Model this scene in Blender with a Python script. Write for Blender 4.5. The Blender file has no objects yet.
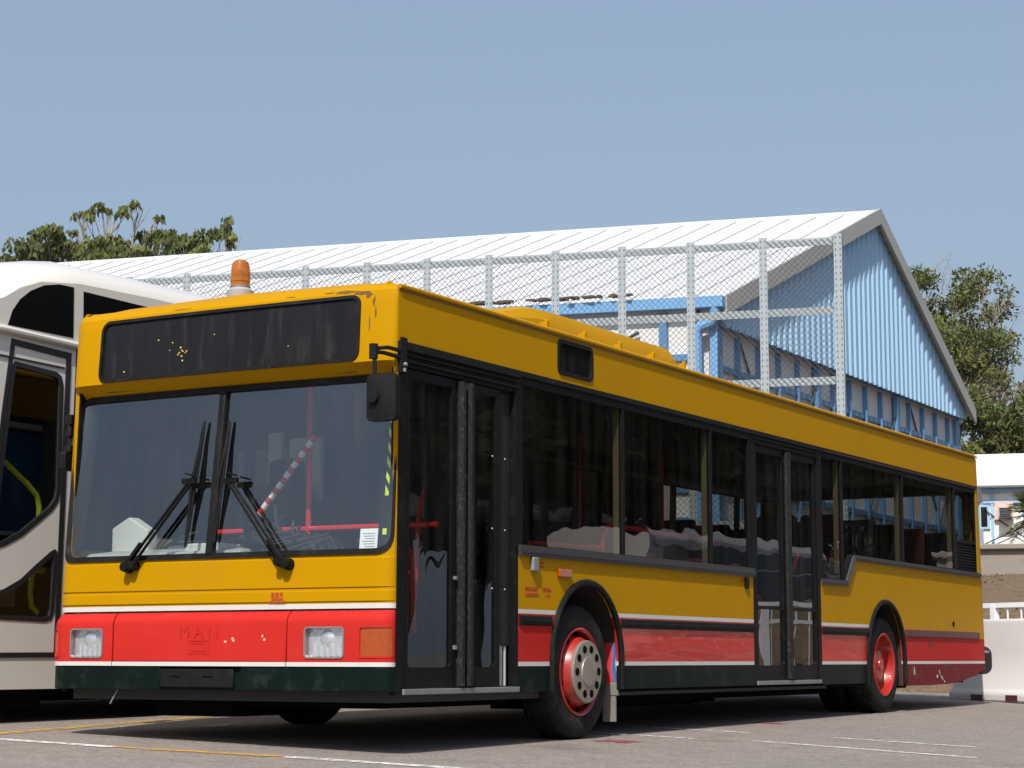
import bpy, math, random
from mathutils import Vector, Matrix, geometry
R = math.radians
random.seed(7)
sc = bpy.context.scene
col = sc.collection

# ------------------------------------------------------------------ camera
cam_d = bpy.data.cameras.new("camera")
cam = bpy.data.objects.new("camera", cam_d); col.objects.link(cam)
cam_d.sensor_width = 36.0
cam_d.lens = 1970.54 / 1024 * 36.0
cam_d.clip_start = 0.1; cam_d.clip_end = 3000
YAW, PITCH, ROLL = R(29.9615), R(7.9182), R(0.0908)
CAM = Vector((-9.3279, -6.2010, 0.5551))
fw = Vector((math.cos(YAW)*math.cos(PITCH), math.sin(YAW)*math.cos(PITCH), math.sin(PITCH)))
rt = fw.cross(Vector((0, 0, 1))).normalized(); up = rt.cross(fw)
rt2 = math.cos(ROLL)*rt + math.sin(ROLL)*up; up2 = -math.sin(ROLL)*rt + math.cos(ROLL)*up
M = Matrix((rt2, up2, -fw)).transposed().to_4x4(); M.translation = CAM
cam.matrix_world = M
sc.camera = cam

# ------------------------------------------------------------------ sky, sun, exposure
SUN_DIR = Vector((-0.83, -0.26, 1.0)).normalized()
world = bpy.data.worlds.new("World"); sc.world = world; world.use_nodes = True
wn = world.node_tree; wn.nodes.clear()
wo = wn.nodes.new("ShaderNodeOutputWorld"); bg = wn.nodes.new("ShaderNodeBackground")
sky = wn.nodes.new("ShaderNodeTexSky"); sky.sky_type = 'NISHITA'; sky.sun_disc = False
sky.sun_elevation = math.asin(SUN_DIR.z); sky.sun_rotation = math.atan2(SUN_DIR.x, SUN_DIR.y) % (2*math.pi)
sky.air_density = 1.0; sky.dust_density = 2.6; sky.ozone_density = 1.5; sky.altitude = 0
bg.inputs[1].default_value = 0.15
# a bright, slightly grey winter haze that thickens towards the horizon
wtc = wn.nodes.new("ShaderNodeTexCoord"); wsx = wn.nodes.new("ShaderNodeSeparateXYZ"); wma = wn.nodes.new("ShaderNodeMath"); wma.operation = 'MULTIPLY_ADD'
wma.inputs[1].default_value = -.976; wma.inputs[2].default_value = .878; wmr = wn.nodes.new("ShaderNodeClamp"); wmr.inputs[1].default_value = .08; wmr.inputs[2].default_value = .90
wmx = wn.nodes.new("ShaderNodeMix"); wmx.data_type = 'RGBA'; wmx.inputs["B"].default_value = (1.69, 2.08, 2.60, 1)
wn.links.new(wtc.outputs["Generated"], wsx.inputs[0]); wn.links.new(wsx.outputs["Z"], wma.inputs[0]); wn.links.new(wma.outputs[0], wmr.inputs[0])
wn.links.new(wmr.outputs[0], wmx.inputs["Factor"]); wn.links.new(sky.outputs[0], wmx.inputs["A"]); wn.links.new(wmx.outputs["Result"], bg.inputs[0]); wn.links.new(bg.outputs[0], wo.inputs[0])
sd = bpy.data.lights.new("sun", 'SUN'); sd.energy = 4.4; sd.angle = R(0.53); sd.color = (1.0, 0.95, 0.87)
so = bpy.data.objects.new("sun", sd); col.objects.link(so)
so.rotation_euler = SUN_DIR.to_track_quat('Z', 'Y').to_euler(); so.location = (-30, -12, 40)
sc.view_settings.view_transform = 'Standard'; sc.view_settings.look = 'None'
sc.view_settings.exposure = 0.29; sc.view_settings.gamma = 1.0; sc.view_settings.use_curve_mapping = False
sc.render.engine = 'CYCLES'
sc.cycles.max_bounces = 10; sc.cycles.transparent_max_bounces = 24
sc.cycles.use_denoising = True

# ------------------------------------------------------------------ helpers
def tag(o, label=None, cat=None, group=None, kind=None):
    if label: o["label"] = label
    if cat: o["category"] = cat
    if group: o["group"] = group
    if kind: o["kind"] = kind
    return o

def root(name, loc, label, cat, group=None):
    o = bpy.data.objects.new(name, None); col.objects.link(o); o.location = loc
    o.empty_display_size = 0.3
    return tag(o, label, cat, group)

def set_parent(o, p):
    o.parent = p
    t = Vector((0, 0, 0)); q = p
    while q is not None and q.type == 'EMPTY':
        t = t + Vector(q.location); q = q.parent
    if p.type == 'EMPTY':
        o.matrix_parent_inverse = Matrix.Translation(-t)

class MB:
    def __init__(s): s.v = []; s.f = []; s.m = []
    def add(s, vs, fs, m=0):
        o = len(s.v); s.v += [tuple(x) for x in vs]
        for i, f in enumerate(fs):
            s.f.append([o+k for k in f]); s.m.append(m[i] if isinstance(m, list) else m)
        return s
    def box(s, lo, hi, m=0):
        x0, y0, z0 = lo; x1, y1, z1 = hi
        return s.add([(x0,y0,z0),(x1,y0,z0),(x1,y1,z0),(x0,y1,z0),(x0,y0,z1),(x1,y0,z1),(x1,y1,z1),(x0,y1,z1)],
              [(0,3,2,1),(4,5,6,7),(0,1,5,4),(1,2,6,5),(2,3,7,6),(3,0,4,7)], m)
    def obox(s, c, a, b, d, m=0):
        c = Vector(c); a = Vector(a); b = Vector(b); d = Vector(d); P = []
        for k in (-1, 1):
            for (i, j) in ((-1,-1),(1,-1),(1,1),(-1,1)): P.append(c+a*i+b*j+d*k)
        return s.add(P, [(0,3,2,1),(4,5,6,7),(0,1,5,4),(1,2,6,5),(2,3,7,6),(3,0,4,7)], m)
    def bar(s, p, q, w, h, upv=(0,0,1), m=0):
        p = Vector(p); q = Vector(q); d = (q-p); L = d.length; d.normalize()
        upv = Vector(upv)
        if abs(d.dot(upv.normalized())) > .98: upv = Vector((1, .3, 0))
        a = d.cross(upv).normalized(); b = a.cross(d)
        return s.obox((p+q)/2, d*L/2, a*w/2, b*h/2, m)
    def tube(s, pts, r, n=8, m=0, cap=True):
        pts = [Vector(p) for p in pts]; rs = r if isinstance(r, (list, tuple)) else [r]*len(pts)
        vs = []; prev = None
        for i, p in enumerate(pts):
            d = (pts[min(i+1, len(pts)-1)] - pts[max(i-1, 0)])
            if d.length < 1e-9: d = Vector((0, 0, 1))
            d.normalize()
            if prev is None:
                a = d.orthogonal().normalized()
            else:
                a = prev - d*prev.dot(d)
                a = a.normalized() if a.length > 1e-6 else d.orthogonal().normalized()
            prev = a; b = d.cross(a)
            for k in range(n):
                t = 2*math.pi*(k+.5)/n
                vs.append(p + (a*math.cos(t)+b*math.sin(t))*rs[i])
        fs = []
        for i in range(len(pts)-1):
            for k in range(n):
                k2 = (k+1) % n
                fs.append((i*n+k, i*n+k2, (i+1)*n+k2, (i+1)*n+k))
        if cap:
            fs.append(tuple(range(n-1, -1, -1))); fs.append(tuple((len(pts)-1)*n+k for k in range(n)))
        return s.add(vs, fs, m)
    def lathe(s, prof, c, axis, n=40, m=0):
        c = Vector(c); ax = Vector(axis).normalized(); a = ax.orthogonal().normalized(); b = ax.cross(a)
        vs = []; fs = []; ms = []
        for (r, h) in prof:
            for k in range(n):
                t = 2*math.pi*k/n
                vs.append(c + ax*h + (a*math.cos(t)+b*math.sin(t))*r)
        for i in range(len(prof)-1):
            for k in range(n):
                k2 = (k+1) % n
                fs.append((i*n+k, i*n+k2, (i+1)*n+k2, (i+1)*n+k)); ms.append(m[i] if isinstance(m, list) else m)
        return s.add(vs, fs, ms)
    def prism(s, poly, fn, d0, d1, m=0):
        n = len(poly)
        vs = [fn(u, v, d0) for u, v in poly] + [fn(u, v, d1) for u, v in poly]
        fs = [tuple(range(n)), tuple(range(2*n-1, n-1, -1))]
        for i in range(n):
            j = (i+1) % n; fs.append((i, i+n, j+n, j))
        return s.add(vs, fs, m)
    def piece(s): s.marks = getattr(s, 'marks', []); s.marks.append(len(s.f)); return s
    def split(s, name, mats, parent=None, **kw):
        """one object for every separate piece"""
        marks = getattr(s, 'marks', None); groups = {}
        if marks:
            for i in range(len(s.f)): groups.setdefault(sum(1 for q in marks if q <= i), []).append(i)
        else:
            par = list(range(len(s.v)))
            def find(a):
                while par[a] != a: par[a] = par[par[a]]; a = par[a]
                return a
            for f in s.f:
                for k in f[1:]: par[find(k)] = find(f[0])
            for i, f in enumerate(s.f): groups.setdefault(find(f[0]), []).append(i)
        out = []
        for g in groups.values():
            b = MB(); idx = {}
            for i in g:
                b.f.append([idx.setdefault(k, len(idx)) for k in s.f[i]]); b.m.append(s.m[i])
            b.v = [s.v[k] for k in idx]
            out.append(b.build(name, mats, parent, **kw))
        return out
    def build(s, name, mats, parent=None, bevel=0, smooth=35, segs=2, label=None):
        me = bpy.data.meshes.new(name); me.from_pydata(s.v, [], s.f)
        mats = mats if isinstance(mats, (list, tuple)) else [mats]
        for mm in mats: me.materials.append(mm)
        me.polygons.foreach_set("material_index", s.m)
        me.validate(); me.update()
        import bmesh
        b = bmesh.new(); b.from_mesh(me)
        bmesh.ops.remove_doubles(b, verts=b.verts, dist=1e-5) if len(s.v) < 60000 else None
        if getattr(s, 'recalc', True): bmesh.ops.recalc_face_normals(b, faces=b.faces)
        b.to_mesh(me); b.free()
        if smooth:
            me.polygons.foreach_set("use_smooth", [True]*len(me.polygons))
            me.set_sharp_from_angle(angle=R(smooth))
        o = bpy.data.objects.new(name, me); col.objects.link(o)
        if parent: set_parent(o, parent)
        if bevel:
            bm = o.modifiers.new("bevel", 'BEVEL'); bm.width = bevel; bm.segments = segs
            bm.limit_method = 'ANGLE'; bm.angle_limit = R(40)
        if label: o["label"] = label
        return o

def inside(pt, poly):
    x, y = pt; c = False; j = len(poly)-1
    for i in range(len(poly)):
        xi, yi = poly[i]; xj, yj = poly[j]
        if (yi > y) != (yj > y) and x < (xj-xi)*(y-yi)/(yj-yi)+xi: c = not c
        j = i
    return c

def sheet(mb, outline, holes, fmap, t=0.03, cu=(), cv=(), mfun=None, m=0):
    """plate with holes: (u,v) outline mapped by fmap(u,v,depth); cut lines let it bend and change colour"""
    pts = []; edges = []
    def loop(L):
        o = len(pts); pts.extend(Vector(p) for p in L)
        for i in range(len(L)): edges.append((o+i, o+(i+1) % len(L)))
    loop(outline)
    for h in holes: loop(h)
    us = [p[0] for p in outline]; vs_ = [p[1] for p in outline]
    e = .01
    for u in cu:
        if min(us) < u < max(us):
            o = len(pts); pts += [Vector((u, min(vs_)-e)), Vector((u, max(vs_)+e))]; edges.append((o, o+1))
    for v in cv:
        if min(vs_) < v < max(vs_):
            o = len(pts); pts += [Vector((min(us)-e, v)), Vector((max(us)+e, v))]; edges.append((o, o+1))
    V, E, F, *_ = geometry.delaunay_2d_cdt(pts, edges, [], 0, 1e-6)
    keep = []
    for f in F:
        c = (sum(V[i].x for i in f)/len(f), sum(V[i].y for i in f)/len(f))
        a = 0
        for i in range(len(f)):
            p, q = V[f[i]], V[f[(i+1) % len(f)]]; a += p.x*q.y-q.x*p.y
        if abs(a) < 1e-9: continue
        if inside(c, outline) and not any(inside(c, h) for h in holes): keep.append((f, c))
    used = sorted({i for f, c in keep for i in f}); idx = {k: n for n, k in enumerate(used)}
    n = len(used)
    P = [fmap(V[i].x, V[i].y, 0) for i in used]
    fs = [tuple(idx[i] for i in f) for f, c in keep]
    ms = [mfun(*c) if mfun else m for f, c in keep]
    if t:
        P += [fmap(V[i].x, V[i].y, t) for i in used]
        cnt = {}
        for f, mm in zip(list(fs), list(ms)):
            for i in range(len(f)):
                a, b = f[i], f[(i+1) % len(f)]; k = (min(a, b), max(a, b)); cnt.setdefault(k, []).append((a, b, mm))
        base = len(fs)
        for i in range(base):
            fs.append(tuple(n+k for k in reversed(fs[i]))); ms.append(ms[i])
        for k, L in cnt.items():
            if len(L) == 1:
                a, b, mm = L[0]; fs.append((b, a, n+a, n+b)); ms.append(mm)
    mb.add(P, fs, ms)
    return mb

def rrect(u0, v0, u1, v1, r, n=5):
    o = []
    for (cx, cy, a0) in ((u1-r, v1-r, 0), (u0+r, v1-r, 90), (u0+r, v0+r, 180), (u1-r, v0+r, 270)):
        for k in range(n+1):
            a = R(a0+90*k/n); o.append((cx+r*math.cos(a), cy+r*math.sin(a)))
    return o
def rect(u0, v0, u1, v1): return [(u0, v0), (u1, v0), (u1, v1), (u0, v1)]

# ------------------------------------------------------------------ materials
def new_mat(name):
    m = bpy.data.materials.new(name); m.use_nodes = True
    nt = m.node_tree; nt.nodes.clear()
    out = nt.nodes.new("ShaderNodeOutputMaterial")
    return m, nt, out
def N(nt, t, **kw):
    n = nt.nodes.new(t)
    for k, v in kw.items(): setattr(n, k, v)
    return n
def pmat(name, c, rough=.5, metal=0, coat=0, var=.08, vs=3.0, bump=0, bs=40, dirt=None, dirt_amt=0, ds=2.0, stretch=(1,1,1), rvar=.08, spec=.5, wave=0, wscale=1.2, sss=0):
    m, nt, out = new_mat(name)
    b = N(nt, "ShaderNodeBsdfPrincipled"); nt.links.new(b.outputs[0], out.inputs[0])
    b.inputs["Roughness"].default_value = rough; b.inputs["Metallic"].default_value = metal
    b.inputs["Coat Weight"].default_value = coat; b.inputs["Coat Roughness"].default_value = .06
    b.inputs["Specular IOR Level"].default_value = spec
    tc = N(nt, "ShaderNodeTexCoord"); mp = N(nt, "ShaderNodeMapping"); mp.inputs["Scale"].default_value = stretch
    nt.links.new(tc.outputs["Object"], mp.inputs[0])
    n1 = N(nt, "ShaderNodeTexNoise"); n1.inputs["Scale"].default_value = vs; n1.inputs["Detail"].default_value = 6
    nt.links.new(mp.outputs[0], n1.inputs[0])
    mx = N(nt, "ShaderNodeMix", data_type='RGBA')
    mx.inputs["A"].default_value = (*[x*(1-var) for x in c], 1); mx.inputs["B"].default_value = (*[min(1, x*(1+var)) for x in c], 1)
    nt.links.new(n1.outputs["Fac"], mx.inputs["Factor"])
    last = mx.outputs["Result"]
    if dirt:
        n2 = N(nt, "ShaderNodeTexNoise"); n2.inputs["Scale"].default_value = ds; n2.inputs["Detail"].default_value = 9; n2.inputs["Roughness"].default_value = .7
        nt.links.new(mp.outputs[0], n2.inputs[0])
        rp = N(nt, "ShaderNodeValToRGB"); rp.color_ramp.elements[0].position = .52; rp.color_ramp.elements[1].position = .78
        rp.color_ramp.elements[1].color = (dirt_amt,)*3+(1,)
        nt.links.new(n2.outputs["Fac"], rp.inputs[0])
        m2 = N(nt, "ShaderNodeMix", data_type='RGBA'); m2.inputs["B"].default_value = (*dirt, 1)
        nt.links.new(rp.outputs[0], m2.inputs["Factor"]); nt.links.new(last, m2.inputs["A"]); last = m2.outputs["Result"]
    nt.links.new(last, b.inputs["Base Color"])
    if rvar:
        mr = N(nt, "ShaderNodeMapRange"); mr.inputs["To Min"].default_value = max(0, rough-rvar); mr.inputs["To Max"].default_value = min(1, rough+rvar)
        nt.links.new(n1.outputs["Fac"], mr.inputs[0]); nt.links.new(mr.outputs[0], b.inputs["Roughness"])
    if bump or wave:
        bn = N(nt, "ShaderNodeTexNoise"); bn.inputs["Scale"].default_value = bs if bump else wscale; bn.inputs["Detail"].default_value = 3 if bump else 1
        nt.links.new(mp.outputs[0], bn.inputs[0])
        bp = N(nt, "ShaderNodeBump"); bp.inputs["Strength"].default_value = 1.0; bp.inputs["Distance"].default_value = bump if bump else wave
        nt.links.new(bn.outputs["Fac"], bp.inputs["Height"]); nt.links.new(bp.outputs[0], b.inputs["Normal"])
        if coat: nt.links.new(bp.outputs[0], b.inputs["Coat Normal"])
    return m
def glass(name, tint, f0=.06, rough=.0, wave=0, wscale=1.0, dust=0, dustcol=(.35,.34,.32)):
    m, nt, out = new_mat(name)
    tr = N(nt, "ShaderNodeBsdfTransparent"); tr.inputs[0].default_value = (*tint, 1)
    gl = N(nt, "ShaderNodeBsdfGlossy"); gl.inputs["Roughness"].default_value = rough; gl.inputs[0].default_value = (.95, .97, 1, 1)
    lw = N(nt, "ShaderNodeLayerWeight"); lw.inputs[0].default_value = .5
    pw = N(nt, "ShaderNodeMath", operation='POWER'); pw.inputs[1].default_value = 4.6
    ml = N(nt, "ShaderNodeMath", operation='MULTIPLY_ADD'); ml.inputs[1].default_value = 1-f0; ml.inputs[2].default_value = f0
    nt.links.new(lw.outputs["Facing"], pw.inputs[0]); nt.links.new(pw.outputs[0], ml.inputs[0])
    mx = N(nt, "ShaderNodeMixShader"); nt.links.new(ml.outputs[0], mx.inputs[0]); nt.links.new(tr.outputs[0], mx.inputs[1]); nt.links.new(gl.outputs[0], mx.inputs[2])
    tc = N(nt, "ShaderNodeTexCoord")
    if wave:
        bn = N(nt, "ShaderNodeTexNoise"); bn.inputs["Scale"].default_value = wscale; bn.inputs["Detail"].default_value = 1
        nt.links.new(tc.outputs["Object"], bn.inputs[0])
        bp = N(nt, "ShaderNodeBump"); bp.inputs["Distance"].default_value = wave
        nt.links.new(bn.outputs["Fac"], bp.inputs["Height"]); nt.links.new(bp.outputs[0], gl.inputs["Normal"])
    last = mx
    if dust:
        df = N(nt, "ShaderNodeBsdfDiffuse"); df.inputs[0].default_value = (*dustcol, 1)
        mp = N(nt, "ShaderNodeMapping"); mp.inputs["Scale"].default_value = (7, 7, .6); nt.links.new(tc.outputs["Object"], mp.inputs[0])
        dn = N(nt, "ShaderNodeTexNoise"); dn.inputs["Scale"].default_value = 1.6; dn.inputs["Detail"].default_value = 7; nt.links.new(mp.outputs[0], dn.inputs[0])
        mr = N(nt, "ShaderNodeMapRange"); mr.inputs["From Min"].default_value = .35; mr.inputs["From Max"].default_value = .85; mr.inputs["To Max"].default_value = dust
        nt.links.new(dn.outputs["Fac"], mr.inputs[0])
        m2 = N(nt, "ShaderNodeMixShader"); nt.links.new(mr.outputs[0], m2.inputs[0]); nt.links.new(mx.outputs[0], m2.inputs[1]); nt.links.new(df.outputs[0], m2.inputs[2]); last = m2
    nt.links.new(last.outputs[0], out.inputs[0])
    return m
def leaf_mat(name, c, trans=.35, var=.35):
    m, nt, out = new_mat(name)
    d = N(nt, "ShaderNodeBsdfDiffuse"); t = N(nt, "ShaderNodeBsdfTranslucent"); mx = N(nt, "ShaderNodeMixShader"); mx.inputs[0].default_value = trans
    tc = N(nt, "ShaderNodeTexCoord"); n1 = N(nt, "ShaderNodeTexNoise"); n1.inputs["Scale"].default_value = 1.3; n1.inputs["Detail"].default_value = 4
    nt.links.new(tc.outputs["Object"], n1.inputs[0])
    cm = N(nt, "ShaderNodeMix", data_type='RGBA'); cm.inputs["A"].default_value = (*[x*(1-var) for x in c], 1); cm.inputs["B"].default_value = (*[x*(1+var) for x in c], 1)
    nt.links.new(n1.outputs["Fac"], cm.inputs["Factor"])
    nt.links.new(cm.outputs["Result"], d.inputs[0]); nt.links.new(cm.outputs["Result"], t.inputs[0])
    nt.links.new(d.outputs[0], mx.inputs[1]); nt.links.new(t.outputs[0], mx.inputs[2]); nt.links.new(mx.outputs[0], out.inputs[0])
    return m

YEL = pmat("bus_yellow_paint", (.395, .203, .0006), .45, coat=.0, spec=.05, var=.05, vs=2, wave=.010, wscale=1.6, dirt=(.30, .16, .02), dirt_amt=.35, ds=2.6, stretch=(1, 1, .5))
RED = pmat("bus_red_paint", (.42, .022, .018), .5, coat=.0, spec=.03, var=.06, vs=2, wave=.012, wscale=2.2, stretch=(.6, 1, 1.6), dirt=(.45, .05, .04), dirt_amt=.4, ds=3)
REDG = pmat("bus_red_paint_polished", (.44, .018, .014), .3, coat=.45, spec=.2, var=.06, vs=2, wave=.016, wscale=2.6, stretch=(.5, 1, 2.2), dirt=(.40, .06, .05), dirt_amt=.4, ds=3)
MAROON = pmat("bus_faded_skirt", (.15, .018, .018), .6, coat=.0, spec=.06, var=.2, vs=5, dirt=(.18, .09, .08), dirt_amt=.8, ds=6)
GREEN = pmat("bus_dark_green_paint", (.003, .0085, .0072), .45, coat=.02, spec=.08, var=.2, vs=5, wave=.010, wscale=2.0, dirt=(.05, .06, .055), dirt_amt=.5, ds=5)
WHITE = pmat("white_stripe_paint", (.52, .51, .495), .35, coat=.2, var=.05, dirt=(.4, .38, .34), dirt_amt=.5, ds=9)
RUB = pmat("black_rubber", (.007, .007, .007), .6, var=.25, vs=8, spec=.18, dirt=(.045, .044, .042), dirt_amt=.5, ds=6)
BLK = pmat("black_painted_metal", (.005, .005, .005), .5, var=.2, spec=.15, dirt=(.03, .03, .03), dirt_amt=.5, ds=9)
DARK = pmat("underbody_black", (.004, .004, .004), .9, var=.3, spec=.05)
WELL = pmat("wheel_well_soot", (.025, .022, .020), .9, var=.4)
TYRE = pmat("tyre_rubber", (.012, .0115, .011), .78, spec=.2, var=.3, vs=14, bump=.003, bs=60, dirt=(.10, .09, .08), dirt_amt=.5, ds=7)
RIMR = pmat("red_rim_paint", (.35, .016, .012), .32, coat=.4, var=.15, vs=12, dirt=(.16, .06, .05), dirt_amt=.7, ds=12)
CHROME = pmat("worn_hub_metal", (.31, .28, .23), .42, metal=.5, var=.2, vs=18, dirt=(.20, .17, .13), dirt_amt=.7, ds=22)
ALU = pmat("aluminium_strip", (.24, .24, .235), .5, metal=.5, var=.2, vs=14)
AMBER = pmat("amber_lens", (.30, .050, .002), .18, coat=.6, var=.2, vs=30, spec=.6)
AMBB = pmat("beacon_amber", (.62, .20, .02), .15, var=.15, vs=20)
AMBB.node_tree.nodes["Principled BSDF"].inputs["Transmission Weight"].default_value = .55
GREY = pmat("grey_plastic", (.30, .30, .30), .5)
DGREY = pmat("interior_dark_grey", (.03, .03, .031), .7)
MGREY = pmat("interior_mid_grey", (.34, .34, .33), .65)
LINER = pmat("interior_ceiling", (.04, .04, .04), .7)
TAN = pmat("tan_window_pillar", (.20, .165, .085), .6)
SEATC = pmat("seat_fabric", (.010, .010, .012), .9, var=.4, vs=12)
SEATR = pmat("seat_red_fabric", (.06, .008, .008), .9, var=.4, vs=12)
RAILR = pmat("red_handrail", (.60, .022, .02), .35, coat=.3)
PAPER = pmat("paper", (.80, .80, .78), .8, var=.03)
INK = pmat("red_lettering", (.45, .05, .015), .5, var=.1)
LIME = pmat("lime_tape", (.62, .75, .02), .5, var=.1)
GLASS_F = glass("windscreen_glass", (.80, .85, .85), f0=.15, wave=.005, wscale=.7, dust=.02)
GLASS_S = glass("side_window_glass", (.50, .51, .50), f0=.05, wave=.0022, wscale=2.4, dust=.03)
GLASS_D = glass("door_glass", (.48, .49, .48), f0=.08, wave=.004, wscale=1.6, dust=.05)
GLASS_H = glass("lamp_glass", (.92, .93, .95), f0=.10)
DISP = pmat("display_black_glass", (.010, .010, .010), .14, spec=.2, var=.5, vs=1.2, stretch=(6, 6, .7), dirt=(.05, .05, .048), dirt_amt=.7, ds=1.6, rvar=.05)
# ------------------------------------------------------------------ ground and slopes
def clampf(a, lo, hi): return max(lo, min(hi, a))
def zg(x, y): return .004 + .006*clampf(x, -20, 22) + .03*clampf(y, -8, 8)
def ground_material():
    m, nt, out = new_mat("worn_asphalt")
    b = N(nt, "ShaderNodeBsdfPrincipled"); nt.links.new(b.outputs[0], out.inputs[0])
    tc = N(nt, "ShaderNodeTexCoord")
    def noise(s, d, r=.6):
        n = N(nt, "ShaderNodeTexNoise"); n.inputs["Scale"].default_value = s; n.inputs["Detail"].default_value = d; n.inputs["Roughness"].default_value = r
        nt.links.new(tc.outputs["Object"], n.inputs[0]); return n
    big, fine, mid = noise(.45, 8, .65), noise(38, 4, .85), noise(5, 8, .75)
    a = N(nt, "ShaderNodeMix", data_type='RGBA'); a.inputs["A"].default_value = (.165, .147, .134, 1); a.inputs["B"].default_value = (.245, .218, .195, 1)
    nt.links.new(big.outputs["Fac"], a.inputs["Factor"])
    r1 = N(nt, "ShaderNodeValToRGB"); r1.color_ramp.elements[0].position = .3; r1.color_ramp.elements[1].position = .7
    r1.color_ramp.elements[0].color = (.45, .45, .47, 1); r1.color_ramp.elements[1].color = (1.5, 1.48, 1.44, 1)
    nt.links.new(fine.outputs["Fac"], r1.inputs[0])
    mu = N(nt, "ShaderNodeMix", data_type='RGBA', blend_type='MULTIPLY'); mu.inputs["Factor"].default_value = 1
    nt.links.new(a.outputs["Result"], mu.inputs["A"]); nt.links.new(r1.outputs[0], mu.inputs["B"])
    r2 = N(nt, "ShaderNodeValToRGB"); r2.color_ramp.elements[0].position = .25; r2.color_ramp.elements[1].position = .75
    r2.color_ramp.elements[0].color = (.75, .74, .75, 1); r2.color_ramp.elements[1].color = (1.2, 1.19, 1.17, 1)
    nt.links.new(mid.outputs["Fac"], r2.inputs[0])
    mu2 = N(nt, "ShaderNodeMix", data_type='RGBA', blend_type='MULTIPLY'); mu2.inputs["Factor"].default_value = 1
    nt.links.new(mu.outputs["Result"], mu2.inputs["A"]); nt.links.new(r2.outputs[0], mu2.inputs["B"])
    st = noise(.9, 5, .55)                              # old oil stains and worn patches
    r3 = N(nt, "ShaderNodeValToRGB"); r3.color_ramp.elements[0].position = .60; r3.color_ramp.elements[1].position = .70
    r3.color_ramp.elements[0].color = (1, 1, 1, 1); r3.color_ramp.elements[1].color = (.72, .71, .71, 1)
    nt.links.new(st.outputs["Fac"], r3.inputs[0])
    mu3 = N(nt, "ShaderNodeMix", data_type='RGBA', blend_type='MULTIPLY'); mu3.inputs["Factor"].default_value = 1
    nt.links.new(mu2.outputs["Result"], mu3.inputs["A"]); nt.links.new(r3.outputs[0], mu3.inputs["B"]); mu2 = mu3
    nt.links.new(mu2.outputs["Result"], b.inputs["Base Color"]); b.inputs["Roughness"].default_value = .9
    bp = N(nt, "ShaderNodeBump"); bp.inputs["Distance"].default_value = .006; nt.links.new(fine.outputs["Fac"], bp.inputs["Height"]); nt.links.new(bp.outputs[0], b.inputs["Normal"])
    return m
ASPH = ground_material()
xs = [-600, -100, -20, 0, 22, 60, 150, 800]; ys = [-600, -100, -8, 0, 8, 60, 150, 700]
g = MB()
vs = [(x, y, zg(x, y)) for y in ys for x in xs]; n = len(xs)
fs = [(j*n+i, j*n+i+1, (j+1)*n+i+1, (j+1)*n+i) for j in range(len(ys)-1) for i in range(n-1)]
g.add(vs, fs)
tag(g.build("ground", ASPH, smooth=0), kind="structure")

def line_mat(name, c):
    m, nt, out = new_mat(name)
    b = N(nt, "ShaderNodeBsdfPrincipled"); b.inputs["Roughness"].default_value = .8
    tr = N(nt, "ShaderNodeBsdfTransparent"); mx = N(nt, "ShaderNodeMixShader")
    tc = N(nt, "ShaderNodeTexCoord"); nn = N(nt, "ShaderNodeTexNoise"); nn.inputs["Scale"].default_value = 14; nn.inputs["Detail"].default_value = 8; nn.inputs["Roughness"].default_value = .75
    nt.links.new(tc.outputs["Object"], nn.inputs[0])
    rp = N(nt, "ShaderNodeValToRGB"); rp.color_ramp.elements[0].position = .40; rp.color_ramp.elements[1].position = .56
    nt.links.new(nn.outputs["Fac"], rp.inputs[0])
    cm = N(nt, "ShaderNodeMix", data_type='RGBA'); cm.inputs["A"].default_value = (*[x*.8 for x in c], 1); cm.inputs["B"].default_value = (*c, 1)
    nt.links.new(nn.outputs["Fac"], cm.inputs["Factor"]); nt.links.new(cm.outputs["Result"], b.inputs["Base Color"])
    nt.links.new(rp.outputs[0], mx.inputs[0]); nt.links.new(tr.outputs[0], mx.inputs[1]); nt.links.new(b.outputs[0], mx.inputs[2]); nt.links.new(mx.outputs[0], out.inputs[0])
    return m
LW, LY, LR = line_mat("white_line_paint", (.72, .71, .70)), line_mat("yellow_line_paint", (.52, .29, .03)), line_mat("red_ground_paint", (.30, .05, .06))
def ground_line(name, p, q, w, mt, lift=.004):
    p = Vector((p[0], p[1])); q = Vector((q[0], q[1])); d = (q-p); L = d.length; d.normalize(); s = Vector((-d.y, d.x))*w/2
    k = max(1, int(L/.5)); m = MB(); V = []; F = []
    for i in range(k+1):
        c = p+d*L*i/k
        for e in (c-s, c+s): V.append((e.x, e.y, zg(e.x, e.y)+lift))
    for i in range(k): F.append((2*i, 2*i+2, 2*i+3, 2*i+1))
    m.add(V, F)
    return tag(m.build(name, mt, smooth=0), kind="structure")
ground_line("yellow_bay_line", (-1.4, 2.49), (7.5, 4.2), .11, LY)
ground_line("white_bay_line", (-.62, 6.5), (-.545, 1.50), .11, LW)
ground_line("yellow_front_line", (-.545, 1.50), (-.40, .40), .11, LY)
ground_line("white_front_line", (-.40, .40), (-.33, -2.6), .11, LW)
ground_line("white_bay_line", (3.3, 6.85), (12, 8.3), .12, LW)
ground_line("yellow_bay_line", (3.2, 7.0), (12, 8.45), .10, LY)
ground_line("white_side_line", (3.2, .6), (3.14, -.45), .07, LW)
ground_line("white_side_line", (4.2, .6), (4.16, -.42), .07, LW)
ground_line("white_side_line", (3.26, -.85), (2.84, -2.5), .07, LW)
ground_line("white_side_line", (4.12, -1.08), (3.93, -2.2), .06, LW)
ground_line("red_ground_mark", (2.43, -.10), (2.44, -.36), .26, LR)
ground_line("red_ground_mark", (5.62, .15), (5.64, -.12), .20, LR)

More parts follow.
